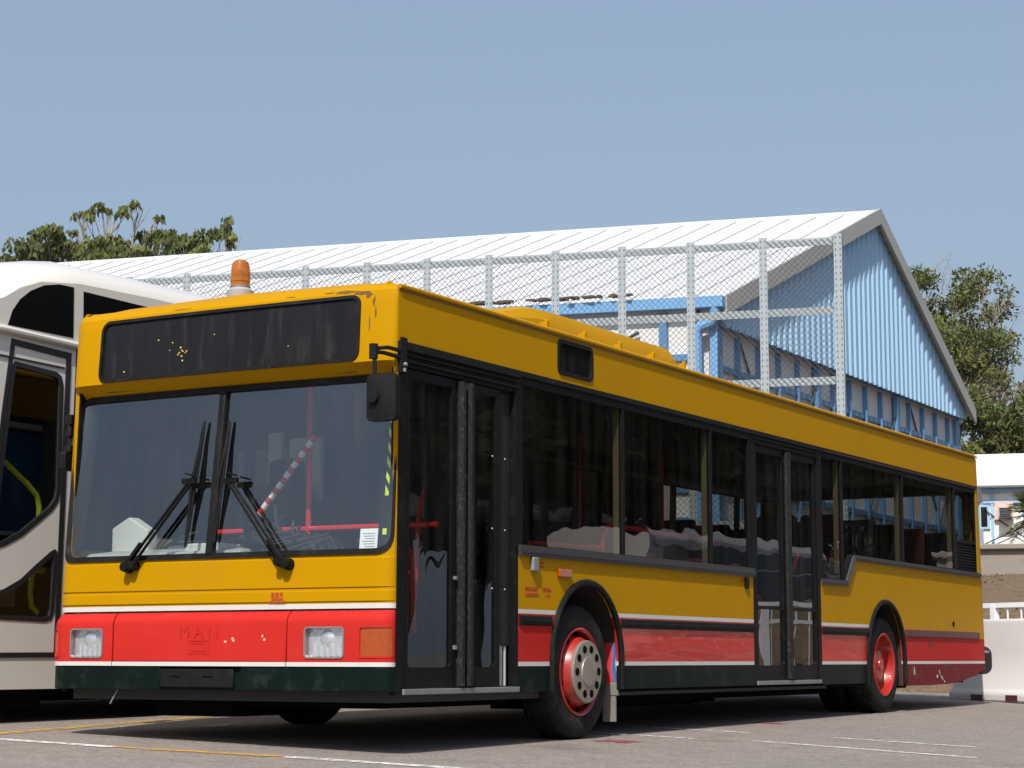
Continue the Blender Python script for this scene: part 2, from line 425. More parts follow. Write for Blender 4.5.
# embankment behind the barriers (axes turned to run along the yard edge)
CA = Vector((CAM.x, CAM.y)); WD = Vector((math.cos(R(14)), math.sin(R(14)))); VD = Vector((-WD.y, WD.x))
def ep(t, s, z):
    q = CA+WD*t+VD*s; return (q.x, q.y, z)
DIRT = pmat("dry_grass_slope", (.125, .083, .046), .95, var=.6, vs=11, bump=.12, bs=5, dirt=(.085, .082, .035), dirt_amt=.9, ds=1.1)
e = MB(); prof = [(24.6, .02), (27.0, .62), (29.8, 1.22), (33, 1.72), (36.4, 2.05), (37.5, 2.1)]
ss = [3.3, 2.5] + [2.0-i*1.5 for i in range(7)] + [-8.6, -10.4]
V = []; F = []
random.seed(3)
for t, z in prof:
    for i, s in enumerate(ss):
        k = 0 if i in (0, len(ss)-1) else 1
        V.append(ep(t+random.uniform(-.2, .2), s, (z*k+(.0 if k else -.05))+(random.uniform(-.05, .05) if k else 0)))
n = len(ss)
for j in range(len(prof)-1):
    for i in range(n-1): F.append((j*n+i, j*n+i+1, (j+1)*n+i+1, (j+1)*n+i))
e.add(V, F)
tag(e.build("embankment", DIRT), kind="structure")
# dry grass tufts on it
tf = MB(); tf.recalc = False
for _ in range(5200):
    t = random.uniform(25, 37); s = random.uniform(-5, 2.0)
    z = 0
    for (t0, z0), (t1, z1) in zip(prof, prof[1:]):
        if t0 <= t <= t1: z = z0+(z1-z0)*(t-t0)/(t1-t0)
    q = Vector(ep(t, s, z-.05)); a = random.uniform(0, math.pi); w = random.uniform(.03, .09); h = random.uniform(.03, .08)
    d = Vector((math.cos(a), math.sin(a), 0))*w; l = Vector((random.uniform(-.1, .1), random.uniform(-.1, .1), h))
    tf.add([q-d, q+d, q+l], [(0, 1, 2)], random.choice([0, 0, 0, 1]))
tag(tf.build("dry_grass", [leaf_mat("straw", (.17, .115, .064), .2), leaf_mat("weed", (.115, .088, .042), .2)], smooth=0), kind="stuff")
ter = MB(); V = [ep(37.2, 3, 2.1), ep(37.2, -9, 2.1), ep(110, -12, 2.6), ep(110, 0, 2.6), ep(70, 3, 2.6)]
ter.add(V, [(0, 1, 2, 3, 4)]); ter.add([ep(37.2, 3, 0), ep(70, 3, 0)]+[ep(37.2, 3, 2.1), ep(70, 3, 2.6)], [(0, 1, 3, 2)])
tag(ter.build("terrace", DIRT, smooth=0), kind="structure")
CONC = pmat("weathered_concrete", (.24, .215, .19), .9, var=.25, vs=3, dirt=(.10, .09, .08), dirt_amt=.8, ds=3, stretch=(1, 1, 2.2))
rw = MB(); A = ep(37.0, 2.2, 0); B = ep(37.0, -9, 0)
rw.obox(((A[0]+B[0])/2, (A[1]+B[1])/2, 2.15), (Vector(B)-Vector(A))/2, Vector((WD.x, WD.y, 0))*.15, (0, 0, .40))
rw.obox(((A[0]+B[0])/2-WD.x*.03, (A[1]+B[1])/2-WD.y*.03, 2.57), (Vector(B)-Vector(A))/2*1.001, Vector((WD.x, WD.y, 0))*.22, (0, 0, .05))
tag(rw.build("retaining_wall", CONC, bevel=.02, smooth=0), "low grey stained concrete wall above the brown grassy bank", "wall")

# ------------------------------------------------------------------ warehouse
g_ = Vector((math.cos(R(1.6)), math.sin(R(1.6)), 0)); r_ = Vector((math.cos(R(102.8)), math.sin(R(102.8)), 0))
E1 = Vector((19.96, 6.69, 0)); SP = 15.03; AP = 8.30; Z1, ZA, Z2 = 6.40, 9.54, 6.20; BL = 46.0
def bp_(a, b, z): return E1 + g_*a + r_*b + Vector((0, 0, z))
def zroof(a): return Z1+(ZA-Z1)*a/AP if a <= AP else ZA+(Z2-ZA)*(a-AP)/(SP-AP)
WROOF = pmat("white_metal_roofing", (.54, .555, .57), .45, var=.04, vs=.7, dirt=(.62, .60, .56), dirt_amt=.4, ds=.6)
WPANEL = pmat("white_wall_panel", (.61, .61, .61), .7, var=.08, vs=2, dirt=(.45, .43, .41), dirt_amt=.5, ds=2.2, stretch=(1, 1, .4))
BLUEC = pmat("light_blue_cladding", (.30, .485, .675), .5, var=.05, vs=1.5, dirt=(.28, .40, .52), dirt_amt=.4, ds=1.5, stretch=(2, 2, .3))
BLUET = pmat("blue_trim_paint", (.075, .19, .36), .5, var=.12, vs=3)
BLUEG = pmat("blue_gutter_paint", (.14, .32, .56), .5, var=.1, vs=3)
FASC = pmat("grey_fascia", (.36, .36, .34), .6, var=.12, vs=2)
wh = root("warehouse", bp_(7, 15, 0.2), "big blue and white gabled warehouse with white ribbed metal roof behind the wire fence", "warehouse")
m = MB()
for (a0, a1) in ((0, AP), (AP, SP)):
    q = [bp_(a0, 0, zroof(a0)), bp_(a1, 0, zroof(a1)), bp_(a1, BL, zroof(a1)), bp_(a0, BL, zroof(a0))]
    d = Vector((0, 0, -.10)); P = q+[x+d for x in q]
    m.add(P, [(0,1,2,3), (7,6,5,4), (0,4,5,1), (1,5,6,2), (2,6,7,3), (3,7,4,0)])
rf = m.build("roof", WROOF, wh, smooth=0)
m = MB(); b = .6
while b < BL-.2:                                  # standing seams that run up the slopes
    for (a0, a1) in ((0.02, AP), (AP, SP-.02)):
        m.bar(bp_(a0, b, zroof(a0)+.004), bp_(a1, b, zroof(a1)+.004), .028, .02)
    b += .55
m.build("roof_seam", pmat("roof_joint", (.36, .36, .36), .6), rf, smooth=0)
m = MB(); m.prism([(AP-.28, zroof(AP-.28)+.012), (AP, ZA+.035), (AP+.28, zroof(AP+.28)+.012), (AP+.28, zroof(AP+.28)+.002), (AP, ZA+.012), (AP-.28, zroof(AP-.28)+.002)], lambda a, z, d: bp_(a, d, z), -.02, BL); m.build("ridge_cap", WROOF, rf, smooth=0)
m = MB()
for (a0, a1) in ((-.05, AP), (AP, SP+.05)):
    z0, z1 = zroof(a0), zroof(a1); dz = Vector((0, 0, -.30)); n_ = -r_*.05
    q = [bp_(a0, -.03, z0+.06), bp_(a1, -.03, z1+.06), bp_(a1, -.03, z1-.26), bp_(a0, -.03, z0-.26)]
    m.add(q+[x+n_ for x in q], [(0,1,2,3), (7,6,5,4), (0,4,5,1), (1,5,6,2), (2,6,7,3), (3,7,4,0)])
m.split("verge_board", FASC, rf, smooth=0)
# corrugated gable
HEM = 5.98; m = MB(); V = []; cols = []
p = .30; a = .25
while a < SP-.25:
    for (da, dd) in ((0, 0), (.10, 0), (.14, .07), (.26, .07)): cols.append((a+da, dd))
    a += p
cols = [c for c in cols if c[0] < SP-.2]
for (a, dd) in cols:
    V.append(bp_(a, .14-dd, HEM)); V.append(bp_(a, .14-dd, zroof(a)-.12))
m.add(V, [(2*i, 2*i+2, 2*i+3, 2*i+1) for i in range(len(cols)-1)])
m.build("gable_cladding", BLUEC, wh, smooth=0)
m = MB(); m.bar(bp_(.25, .17, HEM+.03), bp_(SP-.25, .17, HEM+.03), .12, .06); m.build("cladding_hem", BLUET, wh, smooth=0)
m = MB()
f = lambda a, z, d: bp_(a, .30+d, z)
m.prism(rect(.14, 0, SP-.3, HEM+.3), f, 0, .12)
f2 = lambda b_, z, d: bp_(.04+d, b_, z)
m.prism(rect(.49, 0, BL-.5, Z1-.1), f2, 0, .12)
f3 = lambda b_, z, d: bp_(SP-.3-d, b_, z); m.prism(rect(.49, 0, BL-.5, Z2-.1), f3, 0, .12)
f4 = lambda a, z, d: bp_(a, BL-.5-d, z)
m.prism([(.55, 0), (SP-.5, 0), (SP-.5, zroof(SP-.5)-.12), (AP, ZA-.12), (.55, zroof(.55)-.12)], f4, 0, .12)
m.split("wall", WPANEL, wh, smooth=0)
m = MB()
a = .30
k = 0
while a < SP-.5:
    w = .20 if k % 5 == 0 else .055
    m.obox(bp_(a, .255-(.04 if k % 5 == 0 else 0), HEM/2-.02), g_*w/2, r_*.045, (0, 0, HEM/2-.02)); a += .97; k += 1
m.obox(bp_(SP-.42, .28, HEM/2-.02), g_*.15, r_*.06, (0, 0, HEM/2-.02))
for z in (5.33, 4.35, 3.4, 2.2, 1.1): m.bar(bp_(.16, .265, z), bp_(SP-.32, .265, z), .05, .10)
b = 1.0; k = 0
while b < BL-1:
    w = .13 if k % 2 == 0 else .07
    m.obox(bp_(.0, b, 3.1), g_*.045, r_*w/2, (0, 0, 3.1)); b += 2.1; k += 1
for z in (5.45, 3.28, 2.77, 1.5): m.bar(bp_(.01, .5, z), bp_(.01, BL-.6, z), .05, .11)
m.split("wall_batten", BLUET, wh, smooth=0)
m = MB()
for i in range(3):
    a0 = 1.2+i*4.85
    m.tube([bp_(a0+.2, .26, 5.9), bp_(a0+4.2, .26, 1.2)], .022, 5); m.tube([bp_(a0+4.2, .23, 5.9), bp_(a0+.2, .23, 1.2)], .022, 5)
for i in range(8):
    b0 = 1.2+i*4.2
    m.tube([bp_(-.05, b0+3.8, 4.0), bp_(-.05, b0+.2, 5.9)], .03, 5)
m.split("cross_brace", pmat("dark_steel", (.05, .06, .075), .5), wh, smooth=0)
m = MB()
m.prism([(-.20, Z1-.16), (.0, Z1-.16), (.0, Z1-.11), (-.03, Z1+.01), (-.20, Z1+.02)], lambda a, z, d: bp_(a, d, z), -.06, BL)
gt = m.build("gutter", BLUEG, wh, smooth=0)
m = MB(); m.prism([(SP-.03, Z2-.28), (SP+.18, Z2-.28), (SP+.18, Z2+.02), (SP-.03, Z2+.02)], lambda a, z, d: bp_(a, d, z), .3, BL); m.build("gutter", BLUEG, wh, smooth=0)
m = MB()
m.tube([bp_(-.10, .10, Z1-.15), bp_(-.10, .10, Z1-.30), bp_(-.10, .16, Z1-.40), bp_(-.10, .34, Z1-.46), bp_(-.10, .40, Z1-.54), bp_(-.10, .41, Z1-.7), bp_(-.10, .41, 0)], .095, 10)
m.obox(bp_(.0, .16, Z1/2-.2), g_*.02, r_*.06, (0, 0, Z1/2-.2))
m.split("downpipe", BLUEG, wh)
m = MB(); m.tube([bp_(SP+.07, .5, Z2-.2), bp_(SP+.07, .5, Z2-.55), bp_(SP-.05, .42, Z2-.72), bp_(SP-.2, .32, Z2-.74), bp_(SP-.2, .32, 0)], .10, 10); m.build("downpipe", BLUEG, wh)
m = MB(); random.seed(5)
for _ in range(60):                                # dead leaves caught in the gutter
    bb = random.uniform(1.5, 9); c = bp_(-.20+random.uniform(-.06, .04), bb, Z1+.10)
    m.obox(c, (random.uniform(.02, .08), 0, 0), (0, random.uniform(.03, .12), 0), (0, 0, random.uniform(.01, .03)))
tag(m.build("leaf_litter", pmat("leaf_litter_brown", (.09, .06, .035), .9), gt, smooth=0), kind="stuff")

# ------------------------------------------------------------------ chain link fence
GALV = pmat("galvanised_angle", (.28, .32, .345), .55, metal=.0, var=.12, vs=9, dirt=(.34, .34, .33), dirt_amt=.5, ds=8)
WIRE = pmat("galvanised_wire", (.13, .13, .13), .5, metal=.3, var=.1)
fr = Vector((-.2215, .9752, 0)); F0 = Vector((16.44, 3.38, 0)); SPC = 1.02; NP = 13; FT = 6.42
fn_ = Vector((fr.y, -fr.x, 0))
def fp(s, z, d=0): return F0+fr*s+fn_*d+Vector((0, 0, z))
fence = root("chain_link_fence", fp(5, .2), "tall chain link fence on pale perforated steel posts in front of the warehouse", "fence")
sp = [0, 1.055, 2.10, 3.11, 4.11, 5.13, 6.10, 7.06, 8.06, 9.04, 10.05, 11.05, 12.05]
rails = [FT, 5.43, 4.44, 3.45, 2.46, 1.47, .48]
SLOT = pmat("slot_shadow_grey", (.10, .105, .11), .8)
def angle_post(m, s):
    w = .115
    m.obox(fp(s, FT/2+.02, -.03), fr*w/2, fn_*.006, (0, 0, FT/2+.02))
    m.obox(fp(s+w/2-.006 if s > 0 else s-w/2+.006, FT/2+.02, .032), fr*.006, fn_*.062, (0, 0, FT/2+.02))
for s in sp:
    m = MB(); angle_post(m, s)
    z = .2
    while z < FT:                                   # the double row of slots in the angle iron
        for dx in (-.035, .03): m.obox(fp(s+dx, z, -.0375), fr*.008, fn_*.0015, (0, 0, .014), 1)
        z += .085
    m.build("post", [GALV, SLOT], fence, smooth=0)
for i, z in enumerate(rails):
    m = MB()
    smax = sp[-1]
    m.obox(fp(smax/2, z-.055, -.012), fr*(smax/2-.07), fn_*.006, (0, 0, .055)); m.obox(fp(smax/2, z-.004, .04), fr*(smax/2-.07), fn_*.045, (0, 0, .004))
    m.build("rail", GALV, fence, smooth=0)
def chain_panel(s0, s1, z0, z1):
    m = MB(); step = .085; w, h = s1-s0, z1-z0
    def wire(pts):
        m.tube(pts, .0042, 3, cap=False)
    for sgn in (1, -1):
        c = -h
        while c < w:
            if sgn == 1: u0, u1 = max(0, c), min(w, c+h); p, q = (u0, u0-c), (u1, u1-c)
            else: u0, u1 = max(0, c), min(w, c+h); p, q = (u0, h-(u0-c)), (u1, h-(u1-c))
            if u1-u0 > .01: wire([fp(s0+p[0], z0+p[1], -.022-.004*sgn), fp(s0+q[0], z0+q[1], -.022-.004*sgn)])
            c += step*1.0
    return m.build("mesh_panel", WIRE, fence, smooth=0)
for i in range(len(sp)-1): chain_panel(sp[i]+.06, sp[i+1]-.06, .1, FT-.02)

# ------------------------------------------------------------------ hut on the terrace
hu = Vector((48.15, 11.0, 0)); hv = Vector((math.sin(R(15)), -math.cos(R(15)), 0)); hw = Vector((math.cos(R(15)), math.sin(R(15)), 0))
def hp(s, d, z): return hu+hv*s+hw*d+Vector((0, 0, z))
HUTB = pmat("pale_blue_trim", (.27, .43, .60), .6, var=.1)
hut = root("site_hut", hp(5, 3, 2.6), "white hut with blue timber trim and white roof above the grey wall", "hut")
m = MB(); m.obox(hp(6, 3.0, 4.1), hv*5.85, hw*2.5, (0, 0, 1.5)); m.build("wall", pmat("hut_white_wall", (.78, .77, .75), .7, var=.04), hut, smooth=0)
m = MB()
m.prism([(0.05, 5.60), (.05, 5.72), (1.4, 6.72), (4.6, 6.72), (6.0, 5.72), (6.0, 5.60)], lambda d, z, s: hp(s, d, z), -.12, 12); m.build("roof", WROOF, hut, bevel=.08, smooth=30)
m = MB()
for s in (.42, 1.35, 3.1, 5.0, 7): m.obox(hp(s, .46, 4.05), hv*.045, hw*.03, (0, 0, 1.45))
m.obox(hp(6, .45, 5.20), hv*5.84, hw*.03, (0, 0, .05)); m.obox(hp(6, .40, 5.53), hv*5.9, hw*.06, (0, 0, .05)); m.obox(hp(6, .45, 3.4), hv*5.84, hw*.03, (0, 0, .06))
m.split("wall_batten", HUTB, hut, smooth=0)
m = MB(); m.obox(hp(.20, .45, 4.75), hv*.15, hw*.02, (0, 0, .36)); wnd = m.build("window", HUTB, hut, smooth=0)
m = MB(); m.obox(hp(.18, .425, 4.75), hv*.09, hw*.01, (0, 0, .29)); m.build("pane", DISP, wnd, smooth=0)
m = MB(); m.obox(hp(.76, .42, 4.93), hv*.27, hw*.06, (0, 0, .27)); fr_ = m.build("window", pmat("window_timber", (.55, .42, .38), .6), hut, smooth=0)
m = MB(); m.obox(hp(.80, .22, 4.86), hv*.19, hw*.22, (0, 0, .15)); ac = m.build("air_conditioner", GREY, hut, bevel=.02, smooth=0)
m = MB()
for i in range(6): m.obox(hp(.80, -.005, 4.74+i*.045), hv*.16, hw*.006, (0, 0, .012))
m.build("grille", DARK, ac, smooth=0)
m = MB(); m.tube([hp(.2, .38, 4.95), hp(1.9, .38, 3.7)], .018, 5); m.tube([hp(1.9, .37, 4.7), hp(.1, .37, 3.9)], .018, 5); m.split("cable", DARK, hut)

# ------------------------------------------------------------------ barriers and guard rail
PLAST = pmat("white_barrier_plastic", (.52, .505, .49), .55, var=.06, vs=2, dirt=(.50, .45, .42), dirt_amt=.6, ds=3)
PLRED = pmat("maroon_plastic", (.06, .012, .018), .5, var=.1)
def barrier(c, ang, label):
    u = Vector((math.cos(ang), math.sin(ang), 0)); w = Vector((-u.y, u.x, 0)); c = Vector(c)
    o = root("traffic_barrier", c, label, "barrier", "white plastic barriers behind the bus")
    P = lambda s, z: None
    m = MB(); pr = [(-.30, .0), (.30, .0), (.30, .10), (.24, .16), (.19, .55), (.13, .92), (-.13, .92), (-.19, .55), (-.24, .16), (-.30, .10)]
    m.prism(pr, lambda a, z, s: c+u*s+w*a+Vector((0, 0, z)), -.98, .98)
    m.build("body", PLAST, o, bevel=.03, smooth=40)
    m = MB()
    for sg in (-1, 1):
        for dx in (-.52, .02, .54):
            m.obox(c+u*dx+w*sg*.292+Vector((0, 0, .05)), u*.09, w*.012, (0, 0, .035))
    m.split("drain_slot", PLRED, o, smooth=0)
    m = MB()
    for sg in (-1, 1):
        m.prism(rrect(.34, .36, .60, .66, .10), lambda a, z, s: c+u*a+w*(sg*(.203-(z-.51)*.12)+s*sg)+Vector((0, 0, z)), -.03, .02)
    m.split("recess", PLRED, o, smooth=0)
    return o
bu = math.atan2(-.72, -.69)
barrier((12.55, -.18, zg(12.6, -.1)), math.atan2(-.87, -.50), "white plastic traffic barrier nearest the rear corner of the yellow bus")
barrier((15.9, 2.1, zg(15.9, 2.1)), math.atan2(-.87, -.50), "white plastic barrier whose foot shows beneath the tail of the bus")
RAILW = pmat("white_rail_paint", (.72, .73, .76), .45, var=.05)
gr = root("guard_rail", (13.3, -.6, .06), "white metal pedestrian guard rail just behind the white barrier", "guard rail")
gu = Vector((-.50, -.87, 0)); gc = Vector((13.35, .55, .08))
m = MB()
for z in (1.085, .88, .30): m.bar(gc-gu*.2+Vector((0, 0, z)), gc+gu*5.2+Vector((0, 0, z)), .05, .04 if z < 1.05 else .055)
m.split("rail", RAILW, gr, smooth=0)
for i in range(4):
    m = MB(); q = gc+gu*(.58+1.65*i-.4); m.obox(q+Vector((0, 0, .54)), gu*.035, (.03, -.02, 0), (0, 0, .54)); m.build("post", RAILW, gr, smooth=0)
for i in range(24):
    m = MB(); q = gc+gu*(-.04+.215*i); m.tube([q+Vector((0, 0, .31)), q+Vector((0, 0, 1.07))], .011, 6); m.build("baluster", RAILW, gr)
# ------------------------------------------------------------------ the yellow bus
W = 2.5; RC = .112; FX0 = .05; LEAN = .055; LB = 11.56
bus = root("bus", (5.7, 1.25, .06), "yellow and red single deck bus with amber roof beacon and empty black destination display", "bus")
SF = RC*math.pi/2; ST = 2*SF+(W-2*RC)
def front_xy(s):
    if s < SF:
        a = s/RC; x = RC-(RC-FX0)*math.sin(a); y = RC-RC*math.cos(a); n = (-math.sin(a), -math.cos(a)); w = math.sin(a)
    elif s > ST-SF:
        a = (ST-s)/RC; x = RC-(RC-FX0)*math.sin(a); y = W-RC+RC*math.cos(a); n = (-math.sin(a), math.cos(a)); w = math.sin(a)
    else:
        y = RC+(s-SF); n = (-1, 0); w = 1
        k = (y-1.25)/(1.25-RC); x = FX0-.024*(1-k*k)
    return x, y, n, w
def sy(y):                                # s on the straight part of the front for a given y
    return SF+(y-RC)
RK = [(0, 0), (.86, 0), (1.14, .005), (2.185, .118), (2.198, .116), (2.260, .004), (2.60, .020), (2.68, .034), (2.715, .060), (2.735, .10), (2.75, .2)]
def rake(z):
    for (z0, r0), (z1, r1) in zip(RK, RK[1:]):
        if z <= z1: return r0+(r1-r0)*max(0, (z-z0))/(z1-z0)
    return RK[-1][1]
def ff(off=0):
    def f(s, z, d):
        x, y, n, w = front_xy(s); o = off*(w if s < SF else 1)-d
        yy = y+n[1]*o
        if z > .86 and yy > 1.25: yy -= LEAN*(yy-1.25)/1.25*(z-.86)/1.85
        if z > 2.655: yy = 1.25+(yy-1.25)*(1-.045*((z-2.655)/.08)**2)
        return Vector((x+n[0]*o+rake(z)*w, yy, z))
    return f
CU = [SF*i/7 for i in range(1, 8)] + [ST-SF*i/7 for i in range(1, 8)] + [sy(RC+.21*i) for i in range(1, 11)]
CV = [1.14, 2.185, 2.198, 2.230, 2.260, 2.60, 2.65, 2.68, 2.70, 2.715, 2.73]
WS = rrect(.06, 1.165, ST-.06, 2.175, .11, 6)
DO = rrect(sy(.25), 2.285, sy(2.235), 2.645, .05, 5)
# yellow front shell
m = MB(); sheet(m, rect(0, .862, ST, 2.735), [rrect(.045, 1.15, ST-.045, 2.19, .12, 6), rrect(sy(.235), 2.27, sy(2.25), 2.66, .06, 5)], ff(0), .03, CU, CV+[.95])
front = m.build("front_panel", YEL, bus, smooth=16)
m = MB(); sheet(m, rect(.01, .875, ST-.01, .940), [], ff(.007), .012, CU); m.build("trim_ledge", YEL, front, bevel=.004)
m = MB(); sheet(m, rect(.01, .955, ST-.01, 1.128), [], ff(.006), .012, CU); m.build("lower_panel", YEL, front, bevel=.004)
m = MB(); sheet(m, rect(0, .835, ST, .864), [], ff(.004), .03, CU); m.build("white_stripe", WHITE, front)
m = MB(); random.seed(14); fst = ff(.0012)              # dark scuffs on the upper front corner
def blot(cx, cz, w, h, n=12):
    L = []
    for i in range(n):
        a = 2*math.pi*i/n; r = random.uniform(.45, 1.1); L.append((cx+math.cos(a)*w*r, cz+math.sin(a)*h*r))
    m.prism(L, lambda u, v, d: fst(u, v, 0)+Vector((-d, 0, 0)), 0, .0008)
for (y, z, w, h) in ((.34, 2.688, .10, .012), (.24, 2.675, .07, .016), (.19, 2.66, .03, .022), (.46, 2.693, .05, .006), (.145, 2.62, .012, .04), (.13, 2.55, .006, .05), (.17, 2.48, .005, .06), (.75, 2.692, .05, .004), (1.6, 2.690, .09, .004)): blot(sy(y), z, w, h)
m.split("scuff", pmat("scuff_brown", (.11, .058, .008), .7, var=.4, vs=14), front, smooth=0)
# windscreen and display
m = MB(); sheet(m, WS, [], ff(-.012), 0, CU, [1.4, 1.7, 2.0]); m.recalc = True
wsg = m.build("windscreen", GLASS_F, bus, smooth=60)
m = MB(); sheet(m, rrect(.040, 1.143, ST-.040, 2.197, .125, 7), [rrect(.068, 1.176, ST-.068, 2.163, .10, 7)], ff(.010), .03, CU, CV); m.build("rubber_surround", RUB, wsg)
m = MB(); c = sy(1.29); sheet(m, rect(c-.026, 1.165, c+.026, 2.19), [], ff(.016), .05, [c-.012, c+.012], [1.4, 1.7, 2.0]); m.build("centre_bar", RUB, wsg, bevel=.010)
m = MB(); sheet(m, rrect(sy(.24), 2.275, sy(2.245), 2.655, .055, 5), [], ff(-.006), .01, CU, [2.6]); dsp = m.build("destination_display", DISP, bus)
m = MB(); sheet(m, rrect(sy(.232), 2.266, sy(2.253), 2.664, .065, 6), [rrect(sy(.252), 2.287, sy(2.233), 2.643, .045, 6)], ff(.009), .02, CU, [2.6]); m.build("rubber_surround", RUB, dsp)
m = MB(); random.seed(11)
for (u, v) in [(.30,.55),(.24,.62),(.335,.45),(.34,.40),(.345,.38),(.33,.36),(.355,.35),(.325,.33),(.36,.38),(.34,.30),(.29,.42),(.47,.62),(.75,.30),(.345,.22),(.10,.12)]:
    s = sy(2.24-u*2.0); z = 2.285+v*.36; f = ff(-.004); q = f(s, z, 0); r = random.uniform(.003, .006)
    m.obox(q, (0, r, 0), (.001, 0, 0), (0, 0, r*.8))
m.build("paint_fleck", pmat("yellow_fleck", (.6, .42, .08), .6), dsp, smooth=0)
# red panels, white strip, bumper
def red_sheet(s0, s1, holes, name):
    m = MB(); f = ff(.038)
    zt = .826
    def fm(s, z, d):
        p = f(s, z, d); k = max(0, (z-.755)/.07); x, y, n, w = front_xy(s); o = -.045*k*k*(w if s < SF else 1); return p+Vector((n[0]*o, n[1]*o, 0))
    sheet(m, rect(s0, .530, s1, zt), holes, fm, .035, CU, [.755, .772, .79, .805, .818])
    return m.build(name, RED, bus, bevel=.006, smooth=40)
H1 = (sy(0.285), sy(0.550)); H2 = (sy(2.080), sy(2.345))
p1 = red_sheet(.004, sy(0.675), [rrect(H1[0], .555, H1[1], .728, .02), rrect(.045, .555, sy(0.185), .735, .02)], "headlamp_panel")
p2 = red_sheet(sy(0.683), sy(1.992), [], "bonnet_flap")
p3 = red_sheet(sy(2.000), ST-.002, [rrect(H2[0], .555, H2[1], .728, .02), rrect(sy(2.435), .555, ST-.045, .735, .02)], "headlamp_panel")
for s0, s1, pp in ((.004, sy(0.675), p1), (sy(0.683), sy(1.992), p2), (sy(2.000), ST-.002, p3)):
    m = MB(); sheet(m, rect(s0, .505, s1, .530), [], ff(.042), .035, CU); m.build("white_stripe", WHITE, pp)
LAMPB = pmat("lamp_reflector", (.90, .90, .90), .28, metal=.75, var=.05, bump=.006, bs=22, rvar=0)
for (a, b), pp in ((H1, p1), (H2, p3)):
    m = MB(); sheet(m, rrect(a, .555, b, .728, .02), [], ff(.004), .01, CU, [.64])
    hl = m.build("headlight", LAMPB, bus)
    m = MB()
    for i in range(6): sheet(m, rect(a+.01+i*(b-a-.02)/6, .565, a+.01+(i+.55)*(b-a-.02)/6, .635), [], ff(.010), .006)
    cc = ff(.004)((a+b)/2, .665, 0); m.lathe([(.0, .012), (.035, .010), (.052, .0), (.056, -.01)], cc, (-1, 0, 0), 20); m.build("reflector_bowl", LAMPB, hl)
    m = MB(); sheet(m, rrect(a, .555, b, .728, .02), [], ff(.030), 0, CU); m.build("lens", GLASS_H, hl)
    m = MB(); sheet(m, rrect(a-.004, .551, b+.004, .732, .024), [rrect(a+.004, .559, b-.004, .724, .018)], ff(.044), .03, CU); m.build("bezel", ALU, hl)
for (a, b) in ((.048, sy(0.182)), (sy(2.438), ST-.048)):
    m = MB(); sheet(m, rrect(a, .558, b, .732, .02), [], ff(.034), .03, CU+[a+(b-a)*i/9 for i in range(1, 9)], [.65]); ind = m.build("indicator", AMBER, bus, bevel=.004)
    m = MB(); sheet(m, rrect(a-.006, .552, b+.006, .738, .024), [rrect(a+.006, .564, b-.006, .726, .016)], ff(.042), .02, CU); m.build("bezel", RED, ind)
m = MB()
sheet(m, rect(.0, .362, sy(1.005), .503), [], ff(.036), .035, CU); sheet(m, rect(sy(1.615), .362, ST, .503), [], ff(.036), .035, CU)
sheet(m, rect(sy(1.000), .362, sy(1.620), .498), [], ff(.012), .03, CU)
bmp = m.build("bumper", GREEN, bus, bevel=.006)
m = MB(); sheet(m, rect(sy(1.065), .380, sy(1.635), .488), [], ff(.030), .02, CU); pl = m.build("number_plate_panel", pmat("plate_black", (.008, .008, .008), .5, spec=.15, dirt=(.03, .03, .03), dirt_amt=.5, ds=12), bus, bevel=.004)
m = MB(); 
for s in (sy(1.25), sy(1.50)): sheet(m, rect(s-.04, .44, s+.04, .448), [], ff(.033), .006)
m.split("fixing_slot", DARK, pl, smooth=0)
m = MB(); m.tube([(.05, 1.99, .36), (.03, 2.03, .275)], .005, 6); m.build("wire", ALU, bmp)
# lettering that stays faintly raised on the flap, and small red lettering
def text_mesh(txt, size, fmap, name, mt, parent, ext=.001, align='CENTER'):
    cu = bpy.data.curves.new(name, 'FONT'); cu.body = txt; cu.size = size; cu.align_x = align; cu.extrude = ext; cu.resolution_u = 3
    o = bpy.data.objects.new(name, cu); col.objects.link(o); bpy.context.view_layer.update()
    me = bpy.data.meshes.new_from_object(o.evaluated_get(bpy.context.evaluated_depsgraph_get()))
    bpy.data.objects.remove(o)
    for v in me.vertices: v.co = fmap(v.co.x, v.co.y, v.co.z)
    me.materials.clear(); me.materials.append(mt)
    o = bpy.data.objects.new(name, me); col.objects.link(o); set_parent(o, parent); return o
fr38 = ff(.038)
text_mesh("M A N", .11, lambda x, y, z: Vector((fr38(sy(1.32-x), .672+y, 0).x-.0018-z, 1.32-x, .672+y)), "raised_lettering", RED, p2, .0015)
m = MB()
for i, w_ in enumerate((.085, .055)):
    sheet(m, rect(sy(1.32)-w_, .62-w_*.5, sy(1.32)+w_, .62+w_*.5), [rect(sy(1.32)-w_+.012, .62-w_*.5+.01, sy(1.32)+w_-.012, .62+w_*.5-.01)], ff(.0405), .004)
m.build("raised_emblem", RED, p2, smooth=0)
m = MB(); random.seed(4)
for (u, z) in ((.85, .68), (.835, .66), (1.06, .655), (1.12, .648), (1.065, .667)):
    sheet(m, rrect(sy(u)-.008, z-.007, sy(u)+.008, z+.007, .004, 2), [], ff(.0395), .003)
m.split("paint_chip", pmat("paint_chip_pink", (.7, .33, .26), .7), p2, smooth=0)
